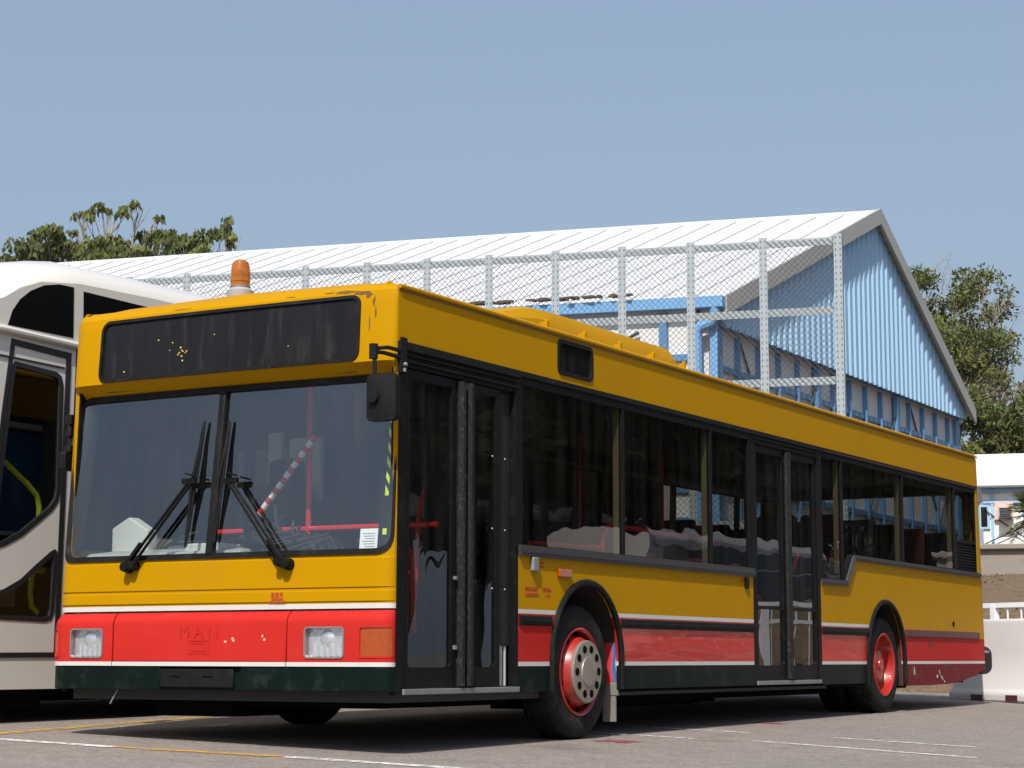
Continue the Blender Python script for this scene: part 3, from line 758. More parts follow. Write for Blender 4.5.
def glyph_rows(m, rows, f):              # small unreadable lettering as strokes
    for (u0, u1, v0, v1, n) in rows:
        st = (u1-u0)/n
        for i in range(n):
            a = u0+st*i; b = a+st*.72; h = v1-v0
            for k in range(3):
                if random.random() < .85: m.prism(rect(a, v0+h*(.05+.36*k), b, v0+h*(.05+.36*k)+h*.2), f, 0, .002)
            for x in (a, b-st*.2): m.prism(rect(x, v0, x+st*.2, v1), f, 0, .0018)
fl = ff(.0085)
m = MB(); fs_ = lambda u, v, d: fl(sy(.77-u), v, -d)
glyph_rows(m, [(-.045, .045, .905, .933, 3), (-.042, .045, .887, .900, 7), (-.06, .062, .868, .882, 9)], fs_); m.build("red_lettering", INK, front, smooth=0)

# ---- near side
RCR = .07; LBR = LB-RCR; NA = LBR+RCR*math.pi/2
def rrake(z): return .10*max(0, z-.80)/1.85
def fs(y0=0):
    def f(x, z, d):
        if x <= LBR: p = Vector((x, y0+d, z))
        else:
            a = (x-LBR)/RCR; p = Vector((LBR+(RCR-d-y0)*math.sin(a), RCR-(RCR-d-y0)*math.cos(a), z))
        if p.x > 11.3: p.x -= rrake(z)*min(1, (p.x-11.3)/.19)
        return p
    return f
def fo(y0=0):                              # far side, mirrored
    h = fs(y0)
    def f(x, z, d):
        p = h(x, z, d); p.y = W-p.y
        if z > .86: p.y -= LEAN*(z-.86)/1.85
        return p
    return f
CUS = [11.3, 11.4]+[LBR+RCR*math.pi/2*i/5 for i in range(0, 6)]
def arch(cx, cz, r, zb, n=16):
    return [(cx-r, zb)] + [(cx-r*math.cos(math.pi*i/n), cz+r*math.sin(math.pi*i/n)) for i in range(n+1)] + [(cx+r, zb)]
A1 = (2.44, .56, .50); A2 = (8.39, .57, .52)
CVS = [.505, .532, .762, .835, .862]
def livery(x, z):
    if z < .505: return 1 if x < 8.42 else 4
    if z < .532: return 3
    if x < 8.42:
        return (5 if x > 2.4 else 2) if z < .835 else (3 if z < .862 else 0)
    return 2 if z < .762 else 0
LIV = [YEL, GREEN, RED, WHITE, MAROON, REDG]
def panel_outline(x0, x1, ztop, zb, arch_def):
    a = arch(*arch_def, zb)
    return [(x0, zb)] + a + [(x1, zb), (x1, ztop), (x0, ztop)]
m = MB(); sheet(m, panel_outline(1.515, 5.278, 1.235, .345, A1), [], fs(0), .035, [3.3, 4.3], CVS, livery); bp1 = m.build("side_panel", LIV, bus, smooth=28)
a2 = arch(*A2, .335)
out2 = [(6.762, .335)] + a2[:-1] + [(8.925, .30), (9.64, .298), (10.25, .305), (10.75, .335), (11.15, .385), (NA, .46), (NA, 1.44), (7.56, 1.46), (7.36, 1.225), (6.762, 1.225)]
m = MB(); sheet(m, out2, [], fs(0), .035, CUS, CVS, livery); bp2 = m.build("side_panel", LIV, bus, smooth=28)
SQ = rrect(2.04, 2.432, 2.525, 2.655, .035)
m = MB(); sheet(m, rect(RC, 2.372, NA, 2.676), [SQ], fs(0), .035, CUS+[2, 4, 6, 8, 10]); cant = m.build("cantrail_panel", YEL, bus, smooth=28)
m = MB(); sheet(m, rect(11.34, 1.44, NA, 2.373), [], fs(0), .035, CUS); m.build("rear_pillar", YEL, bus, smooth=28)
m = MB(); sheet(m, rrect(2.045, 2.437, 2.52, 2.65, .03), [], fs(.008), .01); vt = m.build("side_display", DISP, bus)
m = MB(); sheet(m, rrect(2.032, 2.424, 2.533, 2.663, .045), [rrect(2.058, 2.45, 2.507, 2.637, .03)], fs(-.008), .02); m.build("rubber_surround", RUB, vt)
# roof with rounded eaves
m = MB(); prof = [(0, 2.684), (.004, 2.703), (.018, 2.722), (.045, 2.735), (.10, 2.745), (.35, 2.79), (1.25, 2.815)]
prof = prof + [(W-y, z) for y, z in reversed(prof[:-1])]
xs_ = [.13, .18, .26, .40, .65, 1.0, 11.2, 11.38, 11.44, 11.462]; kz = [0, .42, .70, .90, .98, 1, 1, .9, .6, 0]
V = []
for x, kk in zip(xs_, kz):
    for (y, z) in prof:
        yy = y-(LEAN if y > 1.25 else 0)*clampf((y-1.25)/1.25, 0, 1)
        if x < .30: yy = 1.25+(yy-1.25)*(1-.045*(1-(x-.13)/.17)**2)
        V.append((x, yy, z if z < 2.726 else 2.726+(z-2.726)*kk))
n = len(prof); m.add(V, [(i*n+j, i*n+j+1, (i+1)*n+j+1, (i+1)*n+j) for i in range(len(xs_)-1) for j in range(n-1)])
roof = m.build("roof", YEL, bus, smooth=50)
m = MB(); m.box((.112, -.003, 2.672), (11.36, .03, 2.690)); m.build("gutter_seam", pmat("dirty_seam", (.18, .09, .01), .6), roof, smooth=0)
m = MB(); m.tube([(.115, -.004, 2.700)]+[(x, -.006, 2.700) for x in (.3, 3, 6, 9, 11.25)]+[(11.36, .004, 2.698)], [.014]*6+[.006], 8); m.build("gutter_lip", YEL, roof)
# roof pod
m = MB(); Vp = []
for (x, y0, zt) in ((1.70, .42, 2.80), (2.05, .38, 2.90), (2.42, .36, 2.985), (2.70, .36, 2.995), (4.50, .36, 2.995), (4.62, .36, 2.985), (4.95, .40, 2.80)):
    dzt = max(0, zt-2.80)
    Vp += [(x, y0-.02, 2.76), (x, y0, 2.80+dzt*.45), (x, y0+.05, zt-dzt*.12), (x, y0+.16, zt), (x, W-y0-.16, zt), (x, W-y0-.05, zt-dzt*.12), (x, W-y0, 2.80+dzt*.45), (x, W-y0+.02, 2.76)]
m.add(Vp, [(i*8+j, i*8+j+1, (i+1)*8+j+1, (i+1)*8+j) for i in range(6) for j in range(7)]+[tuple(range(7, -1, -1)), tuple(range(48, 56))])
pod = m.build("roof_pod", YEL, bus, smooth=22)
m = MB(); m.box((2.15, .29, 2.765), (4.95, .345, 2.82)); m.build("pod_flange", YEL, pod, bevel=.01, smooth=0)
m = MB()
for i in range(5):
    x = 2.45+i*.56; m.piece(); m.obox((x, .330, 2.838), (.018, 0, 0), (0, .03, 0), (0, 0, .022)); m.lathe([(.016, 0), (.016, .02), (0, .022)], (x, .315, 2.858), (0, -.4, 1), 10)
m.split("pod_bracket", YEL, pod, bevel=.006, smooth=0)
# beacon
bc = (.42, 1.40)
m = MB(); m.lathe([(0, 2.785), (.085, 2.785), (.085, 2.845), (.070, 2.855), (.060, 2.87), (0, 2.87)], (bc[0], bc[1], 0), (0, 0, 1), 24); be = m.build("beacon", GREY, bus)
m = MB(); m.lathe([(.062, 2.865), (.060, 2.90), (.064, 2.905), (.060, 2.94), (.061, 2.945), (.058, 3.00), (.050, 3.03), (.03, 3.045), (0, 3.05)], (bc[0], bc[1], 0), (0, 0, 1), 24); m.build("lens", AMBB, be)
m = MB(); m.lathe([(0, 2.876), (.022, 2.876), (.022, 2.96), (.012, 2.98), (0, 2.985)], (bc[0], bc[1], 0), (0, 0, 1), 14); m.build("bulb_holder", DARK, be)
m = MB(); m.lathe([(0, 2.868), (.066, 2.868), (.066, 2.876), (0, 2.876)], (bc[0], bc[1], 0), (0, 0, 1), 20); m.build("lens_ring", ALU, be)

# ---- rails and trims on near side
m = MB()
for (x0, x1) in ((1.52, 1.935), (2.945, 5.276), (6.764, 7.915)):
    m.piece(); m.prism([(-.014, .768), (0, .760), (0, .826), (-.014, .818)], lambda y, z, x: Vector((x, y, z)), x0, x1)
    m.prism([(-.019, .786), (-.013, .782), (-.013, .802), (-.019, .798)], lambda y, z, x: Vector((x, y, z)), x0, x1)
m.split("rub_rail", RUB, bp1, smooth=0)
m = MB(); m.prism([(-.014, .768), (0, .760), (0, .832), (-.014, .824)], lambda y, z, x: Vector((x, y, z)), 8.93, 11.30)
m.build("rub_rail", pmat("maroon_rubber", (.085, .012, .018), .5, var=.2), bp2, smooth=0)
def arch_lip(ad, par, zb, mt):
    m = MB(); L = arch(ad[0], ad[1], ad[2], zb)
    m.tube([(x, -.004, z) for x, z in L], .022, 8); return m.build("wheel_arch_lip", mt, par)
arch_lip(A1, bp1, .345, RUB); arch_lip((A2[0], A2[1], A2[2]-.01), bp2, .32, RUB)
for ad in (A1, A2):
    for sgn in (0, 1):
        m = MB(); L = arch(ad[0], ad[1], ad[2]+.02, .30); y0, y1 = (.02, .72) if not sgn else (W-.02, W-.72)
        m.add([(x, y0, z) for x, z in L]+[(x, y1, z) for x, z in L], [(i, i+1, len(L)+i+1, len(L)+i) for i in range(len(L)-1)]+[tuple(len(L)+i for i in range(len(L)))])
        m.build("wheel_well", WELL, bus, smooth=0)
# mudguard with the painted flash and pale bracket behind the front wheel
def mudguard_mat():
    m_, nt, out = new_mat("mudguard_flash"); b = N(nt, "ShaderNodeBsdfPrincipled"); nt.links.new(b.outputs[0], out.inputs[0]); b.inputs["Roughness"].default_value = .4
    tc = N(nt, "ShaderNodeTexCoord"); sx = N(nt, "ShaderNodeSeparateXYZ"); nt.links.new(tc.outputs["Object"], sx.inputs[0])
    no = N(nt, "ShaderNodeTexNoise"); no.inputs["Scale"].default_value = 7; nt.links.new(tc.outputs["Object"], no.inputs[0])
    ad = N(nt, "ShaderNodeMath", operation='MULTIPLY_ADD'); ad.inputs[1].default_value = .06; nt.links.new(no.outputs["Fac"], ad.inputs[0]); nt.links.new(sx.outputs["Y"], ad.inputs[2])
    rp = N(nt, "ShaderNodeValToRGB"); rp.color_ramp.elements[0].position = .055; rp.color_ramp.elements[0].color = (.62, .62, .60, 1)
    rp.color_ramp.elements[1].position = .112; rp.color_ramp.elements[1].color = (.60, .03, .02, 1)
    e1 = rp.color_ramp.elements.new(.070); e1.color = (.05, .10, .30, 1); e2 = rp.color_ramp.elements.new(.094); e2.color = (.10, .14, .34, 1)
    nt.links.new(ad.outputs[0], rp.inputs[0]); nt.links.new(rp.outputs[0], b.inputs["Base Color"]); return m_
m = MB(); m.prism([(.03, .37), (.06, .80), (.24, .74), (.30, .37)], lambda y, z, x: Vector((x, y, z)), 2.95, 2.965); mg = m.build("mudguard", mudguard_mat(), bus, smooth=0)
m = MB(); m.box((2.945, .03, .30), (2.98, .17, .385)); m.box((2.95, .05, .12), (2.97, .15, .31)); m.build("mud_flap_bracket", pmat("stained_white_metal", (.17, .16, .145), .6, dirt=(.10, .05, .03), dirt_amt=.7, ds=12, var=.2), mg, bevel=.004, smooth=0)
m = MB(); m.box((3.10, .05, .335), (3.55, .25, .36)); m.box((4.6, .07, .312), (5.35, .2, .342)); m.split("skirt_bracket", pmat("grey_galvanised", (.28, .29, .29), .6), bus, smooth=0)

# ---- glazing bands on the near side
def band(outline, panes, name, cu=()):
    m = MB(); sheet(m, outline, panes, fs(.004), .04); fr = m.build(name, BLK, bus, smooth=0); return fr
P1 = [rect(1.575, 1.272, 2.985, 2.295), rect(3.025, 1.272, 4.475, 2.295), rect(4.515, 1.272, 5.215, 2.295)]
f1 = band(rect(1.515, 1.205, 5.278, 2.372), P1, "window_frame")
P2 = [[(6.83, 1.235), (7.30, 1.235), (7.30, 2.305), (6.83, 2.305)], [(7.345, 1.27), (7.53, 1.482), (8.945, 1.472), (8.945, 2.305), (7.345, 2.305)], rect(8.985, 1.472, 10.565, 2.305), rect(10.605, 1.785, 11.32, 2.305), rect(10.66, 1.475, 11.32, 1.755)]
f2 = band([(6.762, 1.205), (7.36, 1.205), (7.56, 1.445), (11.36, 1.425), (11.36, 2.372), (6.762, 2.372)], P2, "window_frame")
for fr, ps in ((f1, P1), (f2, P2[:4])):
    for i, p_ in enumerate(ps):
        m = MB(); sheet(m, p_, [], fs(.016), 0); m.build("pane", GLASS_S, fr, smooth=0)
m = MB()
for i in range(9):
    z = 1.49+i*.029; m.obox((10.99, .020, z), (.33, 0, 0), (0, .010, .007), (0, -.002, .003))
m.box((10.655, .034, 1.47), (11.325, .04, 1.76)); m.build("louvre", RUB, f2, smooth=0)
def strip(pts, w, name, par, mt=RUB):
    m = MB()
    for (p, q) in zip(pts, pts[1:]):
        m.bar((p[0], -.010, p[1]), (q[0], -.010, q[1]), w, .024, upv=(0, 1, 0))
        m.bar((p[0], -.024, p[1]), (q[0], -.024, q[1]), w*.25, .010, upv=(0, 1, 0))
    return m.build(name, mt, par, smooth=0)
SILL = pmat("sill_rubber", (.035, .036, .040), .40, var=.2, vs=10)
strip([(1.515, 1.232), (5.278, 1.232)], .068, "sill_strip", f1, SILL)
strip([(6.765, 1.215), (7.365, 1.215), (7.565, 1.452), (11.40, 1.430)], .046, "sill_strip", f2, SILL)
m = MB(); m.box((.118, -.012, 2.345), (11.36, .004, 2.378)); m.box((.118, -.018, 2.33), (1.52, .004, 2.350)); m.build("drip_rail", RUB, cant, smooth=0)
m = MB(); m.box((6.9, -.014, 2.352), (11.36, -.0115, 2.358)); m.build("faded_line", pmat("faded_red_line", (.10, .03, .03), .7), cant, smooth=0)
# tan inner pillars seen through the glass
for x in (3.005, 4.495, 7.325, 8.965, 10.585):
    m = MB(); w_ = .030 if x < 5 else .045; m.box((x-w_, .030, 1.27 if x < 7.3 else 1.30), (x+w_, .075, 2.31)); m.build("window_pillar", TAN, bus, bevel=.006, smooth=0)

# ---- front door
dr = MB(); dr.box((.118, .0, .345), (.205, .05, 2.26)); dr.box((1.47, .0, .36), (1.515, .05, 2.26)); dr.box((.118, .004, 2.235), (1.515, .06, 2.372))
df = dr.build("door_frame", BLK, bus, bevel=.004, smooth=0)
m = MB(); m.box((.16, -.014, 2.262), (1.50, .004, 2.272)); m.box((.16, -.014, 2.30), (1.50, .004, 2.306)); m.box((.13, -.012, 2.335), (.19, .0, 2.40)); m.split("header_groove", RUB, df, smooth=0)
def leaf(x0, x1, name, z0=.385, z1=2.225, kick=.50):
    m = MB(); sheet(m, rect(x0, z0, x1, z1), [rrect(x0+.045, kick, x1-.045, z1-.05, .03)], fs(.010), .04); o = m.build(name, BLK, bus, smooth=0)
    m = MB(); sheet(m, rrect(x0+.045, kick, x1-.045, z1-.05, .03), [], fs(.026), 0); m.build("pane", GLASS_D, o, smooth=0)
    return o
SPECK = pmat("scuffed_edge_rubber", (.012, .012, .012), .6, spec=.2, var=.3, dirt=(.10, .10, .10), dirt_amt=.6, ds=45, stretch=(1, 1, .7))
d1 = leaf(.21, .77, "door_leaf")
m = MB(); m.tube([(.815, .0, .39), (.815, .0, 2.22)], .030, 10); m.tube([(.905, .0, .39), (.905, .0, 2.22)], .032, 10); m.box((.785, .012, .385), (.84, .05, 2.225)); m.box((.87, .012, .385), (.94, .30, 2.225)); m.build("door_edge", SPECK, d1)
m = MB(); m.box((.742, -.010, .605), (.762, .008, .63)); m.box((.742, -.010, 1.02), (.762, .008, 1.04)); m.split("hinge", ALU, d1, smooth=0)
# second pair: a glazed leaf, then a dark panelled leaf with a hinge post below it
d5 = leaf(.955, 1.295, "door_leaf")
m = MB(); m.box((1.305, .035, .63), (1.465, .06, 2.215)); m.box((1.298, .02, .385), (1.318, .06, 2.225)); d2 = m.build("panelled_door_leaf", pmat("scuffed_door_grey", (.016, .016, .0165), .42, spec=.3, var=.15, dirt=(.03, .03, .03), dirt_amt=.6, ds=6), bus, bevel=.004, smooth=0)
m = MB()
for z in (.98, 1.35, 1.80):
    for x in (1.20, 1.40): m.lathe([(0, .007), (.005, .006), (.007, 0)], (x, .034 if x > 1.3 else .009, z), (0, -1, 0), 8)
m.split("rivet", ALU, d2)
m = MB(); m.tube([(1.36, .05, .385), (1.36, .05, .63)], .018, 10); m.tube([(1.42, .05, .385), (1.42, .05, .63)], .012, 8); m.split("hinge_post", MGREY, d2)
m = MB(); m.box((.185, -.012, .345), (1.515, .06, .378)); m.box((.20, .06, .36), (1.5, .9, .378)); m.build("step_edge", ALU, df, bevel=.004, smooth=0)
# ---- middle door
dr = MB(); dr.box((5.280, .0, .345), (5.345, .05, 2.372)); dr.box((6.70, .0, .345), (6.760, .05, 2.372)); dr.box((5.345, .003, 2.27), (6.70, .06, 2.372))
df2 = dr.build("door_frame", BLK, bus, bevel=.004, smooth=0)
m = MB(); m.box((5.31, -.012, 2.315), (6.73, .003, 2.322)); m.box((5.31, -.012, 2.283), (6.73, .003, 2.289)); m.split("header_groove", RUB, df2, smooth=0)
d3 = leaf(5.350, 5.985, "door_leaf", .385, 2.265, .50); d4 = leaf(6.065, 6.695, "door_leaf", .385, 2.265, .50)
m = MB(); m.tube([(6.005, -.002, .39), (6.005, -.002, 2.26)], .022, 10); m.tube([(6.047, -.004, .39), (6.047, -.004, 2.26)], .022, 10); m.build("door_edge", SPECK, d3)
m = MB(); m.box((5.33, -.010, .345), (6.72, .06, .378)); m.build("step_edge", ALU, df2, bevel=.004, smooth=0)
for d_, x0, x1 in ((d3, 5.40, 5.94), (d4, 6.11, 6.65)):
    m = MB(); m.box((x0, .008, .95), (x1, .014, .975)); m.build("crossbar", BLK, d_, smooth=0)

# ---- small fittings on near side
m = MB(); m.box((1.66, -.03, 1.105), (1.735, .0, 1.195)); m.build("latch", pmat("latch_metal", (.25, .25, .25), .5, metal=.4), bp1, bevel=.008, smooth=0)
m = MB(); m.box((2.02, -.028, 1.08), (2.19, 0, 1.135)); m.build("side_marker", AMBER, bp1, bevel=.008, smooth=0)
m = MB(); m.box((5.10, -.02, 1.10), (5.16, 0, 1.19)); m.build("latch", BLK, bp1, bevel=.006, smooth=0)
m = MB(); m.box((10.42, -.008, .885), (10.46, .0, .93)); m.build("fuel_key_hole", DARK, bp2, smooth=0)
m = MB(); fsl = lambda u, v, d: Vector((u, -.0012-d, v))
glyph_rows(m, [(1.60, 1.76, .985, 1.005, 6), (1.60, 1.78, .948, .968, 7), (1.83, 1.94, .985, 1.005, 4), (1.76, 1.85, 1.155, 1.168, 4), (1.76, 1.85, 1.132, 1.145, 4), (5.03, 5.09, 1.165, 1.178, 3), (5.03, 5.09, 1.145, 1.157, 3)], fsl); m.build("red_lettering", INK, bp1, smooth=0)
text_mesh("12 M", .034, lambda x, y, z: Vector((1.885+x, -.0022-z, .946+y)), "red_lettering", INK, bp1, .0008)
m = MB(); random.seed(9)
def scrape(cx, cz, w, h, tilt):
    L = []
    for i in range(10):
        a = 2*math.pi*i/10; r = random.uniform(.6, 1.1); u = math.cos(a)*w*r; v = math.sin(a)*h*r; L.append((cx+u*math.cos(tilt)-v*math.sin(tilt), cz+u*math.sin(tilt)+v*math.cos(tilt)))
    m.prism(L, lambda x, z, d: Vector((x, -.001-d, z)), 0, .0015)
scrape(9.18, .435, .02, .05, .1); scrape(9.95, .42, .035, .012, -.9); scrape(10.02, .37, .05, .015, -.6); scrape(9.88, .385, .03, .02, .4); scrape(10.1, .33, .025, .012, -.8)
m.split("scrape", pmat("bare_metal_scrape", (.55, .53, .50), .5, metal=.4, var=.3), bp2, smooth=0)
m = MB(); scrape(9.65, .70, .05, .02, .1); scrape(9.72, .69, .05, .018, .3); scrape(9.2, .69, .025, .02, 0); scrape(10.2, .487, .12, .016, 0); scrape(10.75, .487, .06, .012, 0)
m.split("grime_patch", pmat("grime", (.10, .03, .03), .8), bp2, smooth=0)

# ---- far side, rear, underbody
PO = [rect(x0, 1.27, x1, 2.30) for x0, x1 in ((.55, 1.55), (1.62, 3.0), (3.06, 4.5), (4.56, 5.95), (6.02, 7.3), (7.36, 8.93), (9.0, 10.56), (10.63, 11.3))]
m = MB(); olo = panel_outline(RC, 5.5, 1.235, .345, (2.44, .56, .50))
sheet(m, olo, [], fo(0), .035, (), CVS, livery); sheet(m, panel_outline(5.5, NA, 1.235, .335, A2), [], fo(0), .035, CUS, CVS, livery)
sheet(m, rect(RC, 2.372, NA, 2.676), [], fo(0), .035, CUS); sheet(m, rect(11.34, 1.235, NA, 2.372), [], fo(0), .035, CUS); offp = m.build("side_panel", LIV, bus, smooth=28)
m = MB(); sheet(m, rect(RC, 1.235, 11.34, 2.372), PO, fo(.004), .04); of = m.build("window_frame", BLK, bus, smooth=0)
for p_ in PO:
    m = MB(); sheet(m, p_, [], fo(.016), 0); m.build("pane", GLASS_S, of, smooth=0)
fb = lambda y, z, d: Vector((LB-d-rrake(z), y, z))
RW = rrect(.16, 1.55, W-.16, 2.34, .08)
m = MB(); sheet(m, rect(RCR-.0001, .46, W-RCR+.0001, 2.676), [RW], fb, .035, (), CVS, lambda y, z: livery(10, z)); rear = m.build("rear_panel", LIV, bus, smooth=0)
m = MB(); sheet(m, RW, [], lambda y, z, d: Vector((LB-.02-rrake(z), y, z)), 0); rwn = m.build("rear_window", GLASS_S, bus, smooth=0)
m = MB(); sheet(m, rrect(.14, 1.53, W-.14, 2.36, .10), [rrect(.19, 1.58, W-.19, 2.31, .07)], lambda y, z, d: Vector((LB+.008-d-rrake(z), y, z)), .03); m.build("rubber_surround", RUB, rwn, smooth=0)
m = MB(); sheet(m, rrect(.42, .39, .74, .69, .09), [], lambda y, z, d: Vector((LB+.27-d*1.2, y-.40, z)), .24)
m.build("rear_bumper", RUB, bus, bevel=.03, smooth=40)
m = MB(); m.box((LB, .05, .42), (LB+.16, W-.05, .52)); m.build("rear_bumper_beam", RUB, bus, bevel=.03, smooth=0)
m = MB(); m.box((LB-.06, -.03, .615), (LB+.02, .02, .640)); m.build("rear_marker", ALU, bus, bevel=.006, smooth=0)
m = MB()
m.box((.35, .25, .26), (1.80, 2.25, .37)); m.box((.30, 1.3, .20), (1.2, 1.9, .30)); m.box((2.95, .35, .24), (7.8, 2.15, .345)); m.box((3.2, .6, .19), (5.4, 1.2, .25)); m.box((5.6, 1.3, .17), (7.4, 1.9, .25)); m.box((9.0, .15, .31), (11.2, 2.35, .46)); m.box((9.2, .5, .26), (10.4, 1.9, .33))
m.tube([(2.42, .28, .46), (2.42, 2.22, .46)], .08, 10); m.tube([(8.38, .28, .50), (8.38, 2.22, .50)], .12, 10)
m.box((3.0, .03, .325), (7.9, .06, .345)); m.build("underbody", DARK, bus, smooth=0)

# ---- wheels
def tyre_prof(R_, w):
    h = w/2
    return [(.275, -h+.02), (.30, -h), (R_-.06, -h-.004), (R_-.02, -h+.012), (R_, -h+.04), (R_+.002, 0), (R_, h-.04), (R_-.02, h-.012), (R_-.06, h+.004), (.30, h), (.275, h-.02)]
def tyre(m, c, R_, w):
    m.lathe(tyre_prof(R_, w), c, (0, 1, 0), 48)
    for k in (-.07, -.025, .025, .07): m.lathe([(R_+.0035, k-.014), (R_+.0035, k+.014)], c, (0, 1, 0), 48)
def front_wheel(c, sg):
    c = Vector(c); o = None
    m = MB(); tyre(m, c, .445, .25); o = m.build("wheel", TYRE, bus, smooth=40)
    d = Vector((0, sg, 0))
    m = MB(); m.lathe([(.288, .112), (.292, .128), (.280, .134), (.268, .120), (.262, .06), (.255, .045), (.245, .070), (.235, .105), (.215, .150), (.206, .166), (.10, .170)], c, d, 48)
    m.build("rim", RIMR, o, smooth=30)
    m = MB()
    for i in range(10):                       # hand holes in the rim cone
        a = 2*math.pi*(i+.5)/10; q = c+d*.085+Vector((math.cos(a)*.243, 0, math.sin(a)*.243)); ax = Vector((math.cos(a)*.8, d.y*.6, math.sin(a)*.8))
        m.lathe([(0, .024), (.028, .023), (.034, .008)], q, ax, 10)
    m.split("hand_hole", DARK, o, smooth=0)
    m = MB(); m.lathe([(.206, .160), (.208, .178), (.200, .186), (.165, .188), (.100, .190), (.095, .198), (.030, .200), (0, .200)], c, d, 40); hb = m.build("hub_cover", CHROME, o, smooth=30)
    m = MB()
    for i in range(10):
        a = 2*math.pi*i/10; q = c+d*.188+Vector((math.cos(a)*.152, 0, math.sin(a)*.152)); m.lathe([(0, .0035), (.025, .003), (.028, 0)], q, d, 14)
    m.split("bolt_hole", DARK, hb, smooth=0)
    return o
front_wheel((2.41, .165, zg(2.43, .16)+.443), -1); front_wheel((2.41, W-.24, zg(2.43, 2.3)+.443), 1)
def rear_wheel(c, sg):
    c = Vector(c); d = Vector((0, sg, 0)); m = MB()
    tyre(m, c, .445, .25); tyre(m, c-d*.29, .44, .25); o = m.build("wheel", TYRE, bus, smooth=40)
    m = MB(); m.lathe([(.288, .112), (.292, .128), (.280, .134), (.268, .120), (.262, .06), (.250, .02), (.235, -.01), (.17, -.025), (.10, -.02)], c, d, 48)
    m.lathe([(.17, -.025), (.150, -.01), (.145, .055), (.13, .075), (.06, .085), (.055, .10), (0, .105)], c, d, 32); m.build("rim", RIMR, o, smooth=30)
    m = MB()
    for i in range(10):
        a = 2*math.pi*i/10; q = c+d*-.02+Vector((math.cos(a)*.168, 0, math.sin(a)*.168)); m.lathe([(.016, 0), (.016, .03), (.010, .034), (0, .034)], q, d, 8)
    m.split("wheel_nut", CHROME, o, smooth=0)
    m = MB()
    for i in range(8):
        a = 2*math.pi*(i+.5)/8; q = c+d*-.012+Vector((math.cos(a)*.215, 0, math.sin(a)*.215)); m.lathe([(0, .006), (.02, .005), (.022, -.01)], q, d, 10)
    m.split("hand_hole", DARK, o, smooth=0)
rear_wheel((8.45, .170, zg(8.38, .1)+.443), -1); rear_wheel((8.45, W-.170, zg(8.38, 2.3)+.443), 1)

# ---- mirrors and wipers
m = MB(); m.tube([(.14, -.02, 2.315), (-.02, -.012, 2.318), (-.10, .03, 2.303)], .012, 8); m.tube([(.14, -.02, 2.275), (-.04, .0, 2.285), (-.10, .03, 2.285)], .012, 8)
m.tube([(-.10, .03, 2.33), (-.10, .03, 2.245)], .026, 10); m.tube([(-.10, .022, 2.26), (-.115, .010, 2.02)], .0125, 8); m.lathe([(.0, -.02), (.038, -.018), (.042, 0), (.034, .02), (0, .024)], (-.125, .010, 2.02), (-1, 0, 0), 16)
m.box((.10, -.030, 2.19), (.16, -.004, 2.375)); mir = m.build("mirror", RUB, bus)
m = MB(); m.lathe([(.012, 0), (.013, .012), (.010, .018), (0, .02)], (.13, -.03, 2.235), (0, -1, .2), 12); m.lathe([(.012, 0), (.012, .02)], (.13, -.03, 2.195), (0, 0, 1), 12); m.split("mirror_clamp", ALU, mir)
m = MB(); L = rrect(-.125, 1.885, .072, 2.155, .03)
f = lambda y, z, d: Vector((-.088+d - (.02*(1-((z-2.02)/.135)**2) if d < .02 else 0), y, z))
sheet(m, L, [], lambda y, z, d: Vector((-.105+d-.020*(1-((z-2.02)/.135)**2)*(1-((y+.026)/.098)**2 if d < .01 else 0), y, z)), .05, [-.07, -.03, .02], [1.95, 2.02, 2.09]); m.build("mirror_head", RUB, mir, bevel=.012, smooth=40)
m = MB(); m.tube([(.20, W-.02, 2.09), (.17, W+.045, 2.07), (.16, W+.05, 1.84)], .014, 8); m.box((.14, W+.02, 2.04), (.20, W+.075, 2.10)); m.box((.14, W+.025, 1.96), (.19, W+.07, 2.0)); m.box((.135, W+.02, 1.86), (.19, W+.075, 1.90))
sheet(m, rrect(.10, 1.74, .26, 1.86, .02), [], lambda x, z, d: Vector((x, W+.025+d, z)), .055); m.build("mirror", RUB, bus, bevel=.006)
def wiper(piv, hinge, tip, foot, sg):
    m = MB()
    x = lambda z: .024+rake(z)
    for dy in (0, .045):
        m.tube([(x(1.1)-.045, piv[0]+dy*sg, piv[1]), (x(hinge[1])-.055, hinge[0]+dy*sg*.6, hinge[1])], .010, 6)
    m.lathe([(0, .07), (.03, .065), (.036, .0)], (x(1.1), piv[0], piv[1]), (-1, 0, .1), 12); m.lathe([(0, .07), (.026, .065), (.03, .0)], (x(1.1), piv[0]+.05*sg, piv[1]+.01), (-1, 0, .1), 12)
    m.bar((x(1.1)-.05, piv[0], piv[1]), (x(1.2)-.055, piv[0]+(hinge[0]-piv[0])*.28, piv[1]+(hinge[1]-piv[1])*.28), .034, .02)
    m.obox((x(hinge[1])-.055, hinge[0], hinge[1]), (.012, 0, 0), (0, .05, 0), (0, 0, .016))
    m.bar((x(hinge[1])-.05, hinge[0]+.04, hinge[1]+.05), (x(hinge[1])-.05, hinge[0]-.04, hinge[1]+.03), .01, .01)
    o = m.build("wiper", BLK, bus, smooth=30)
    m = MB(); n = 8; P = []
    for i in range(n+1):
        k = i/n; z = foot[1]+(tip[1]-foot[1])*k; y = foot[0]+(tip[0]-foot[0])*k; P.append((x(z)-.012-.022*math.sin(math.pi*k)*0, y, z))
    m.tube(P, [.008]+[.013]*(n-1)+[.008], 6); k0, k1 = P[2], P[6]
    m.tube([P[1], (P[4][0]-.035, P[4][1], P[4][2]), P[7]], .009, 6); m.build("wiper_blade", RUB, o)
wiper((1.90, 1.10), (1.45, 1.615), (1.41, 1.99), (1.47, 1.215), -1)
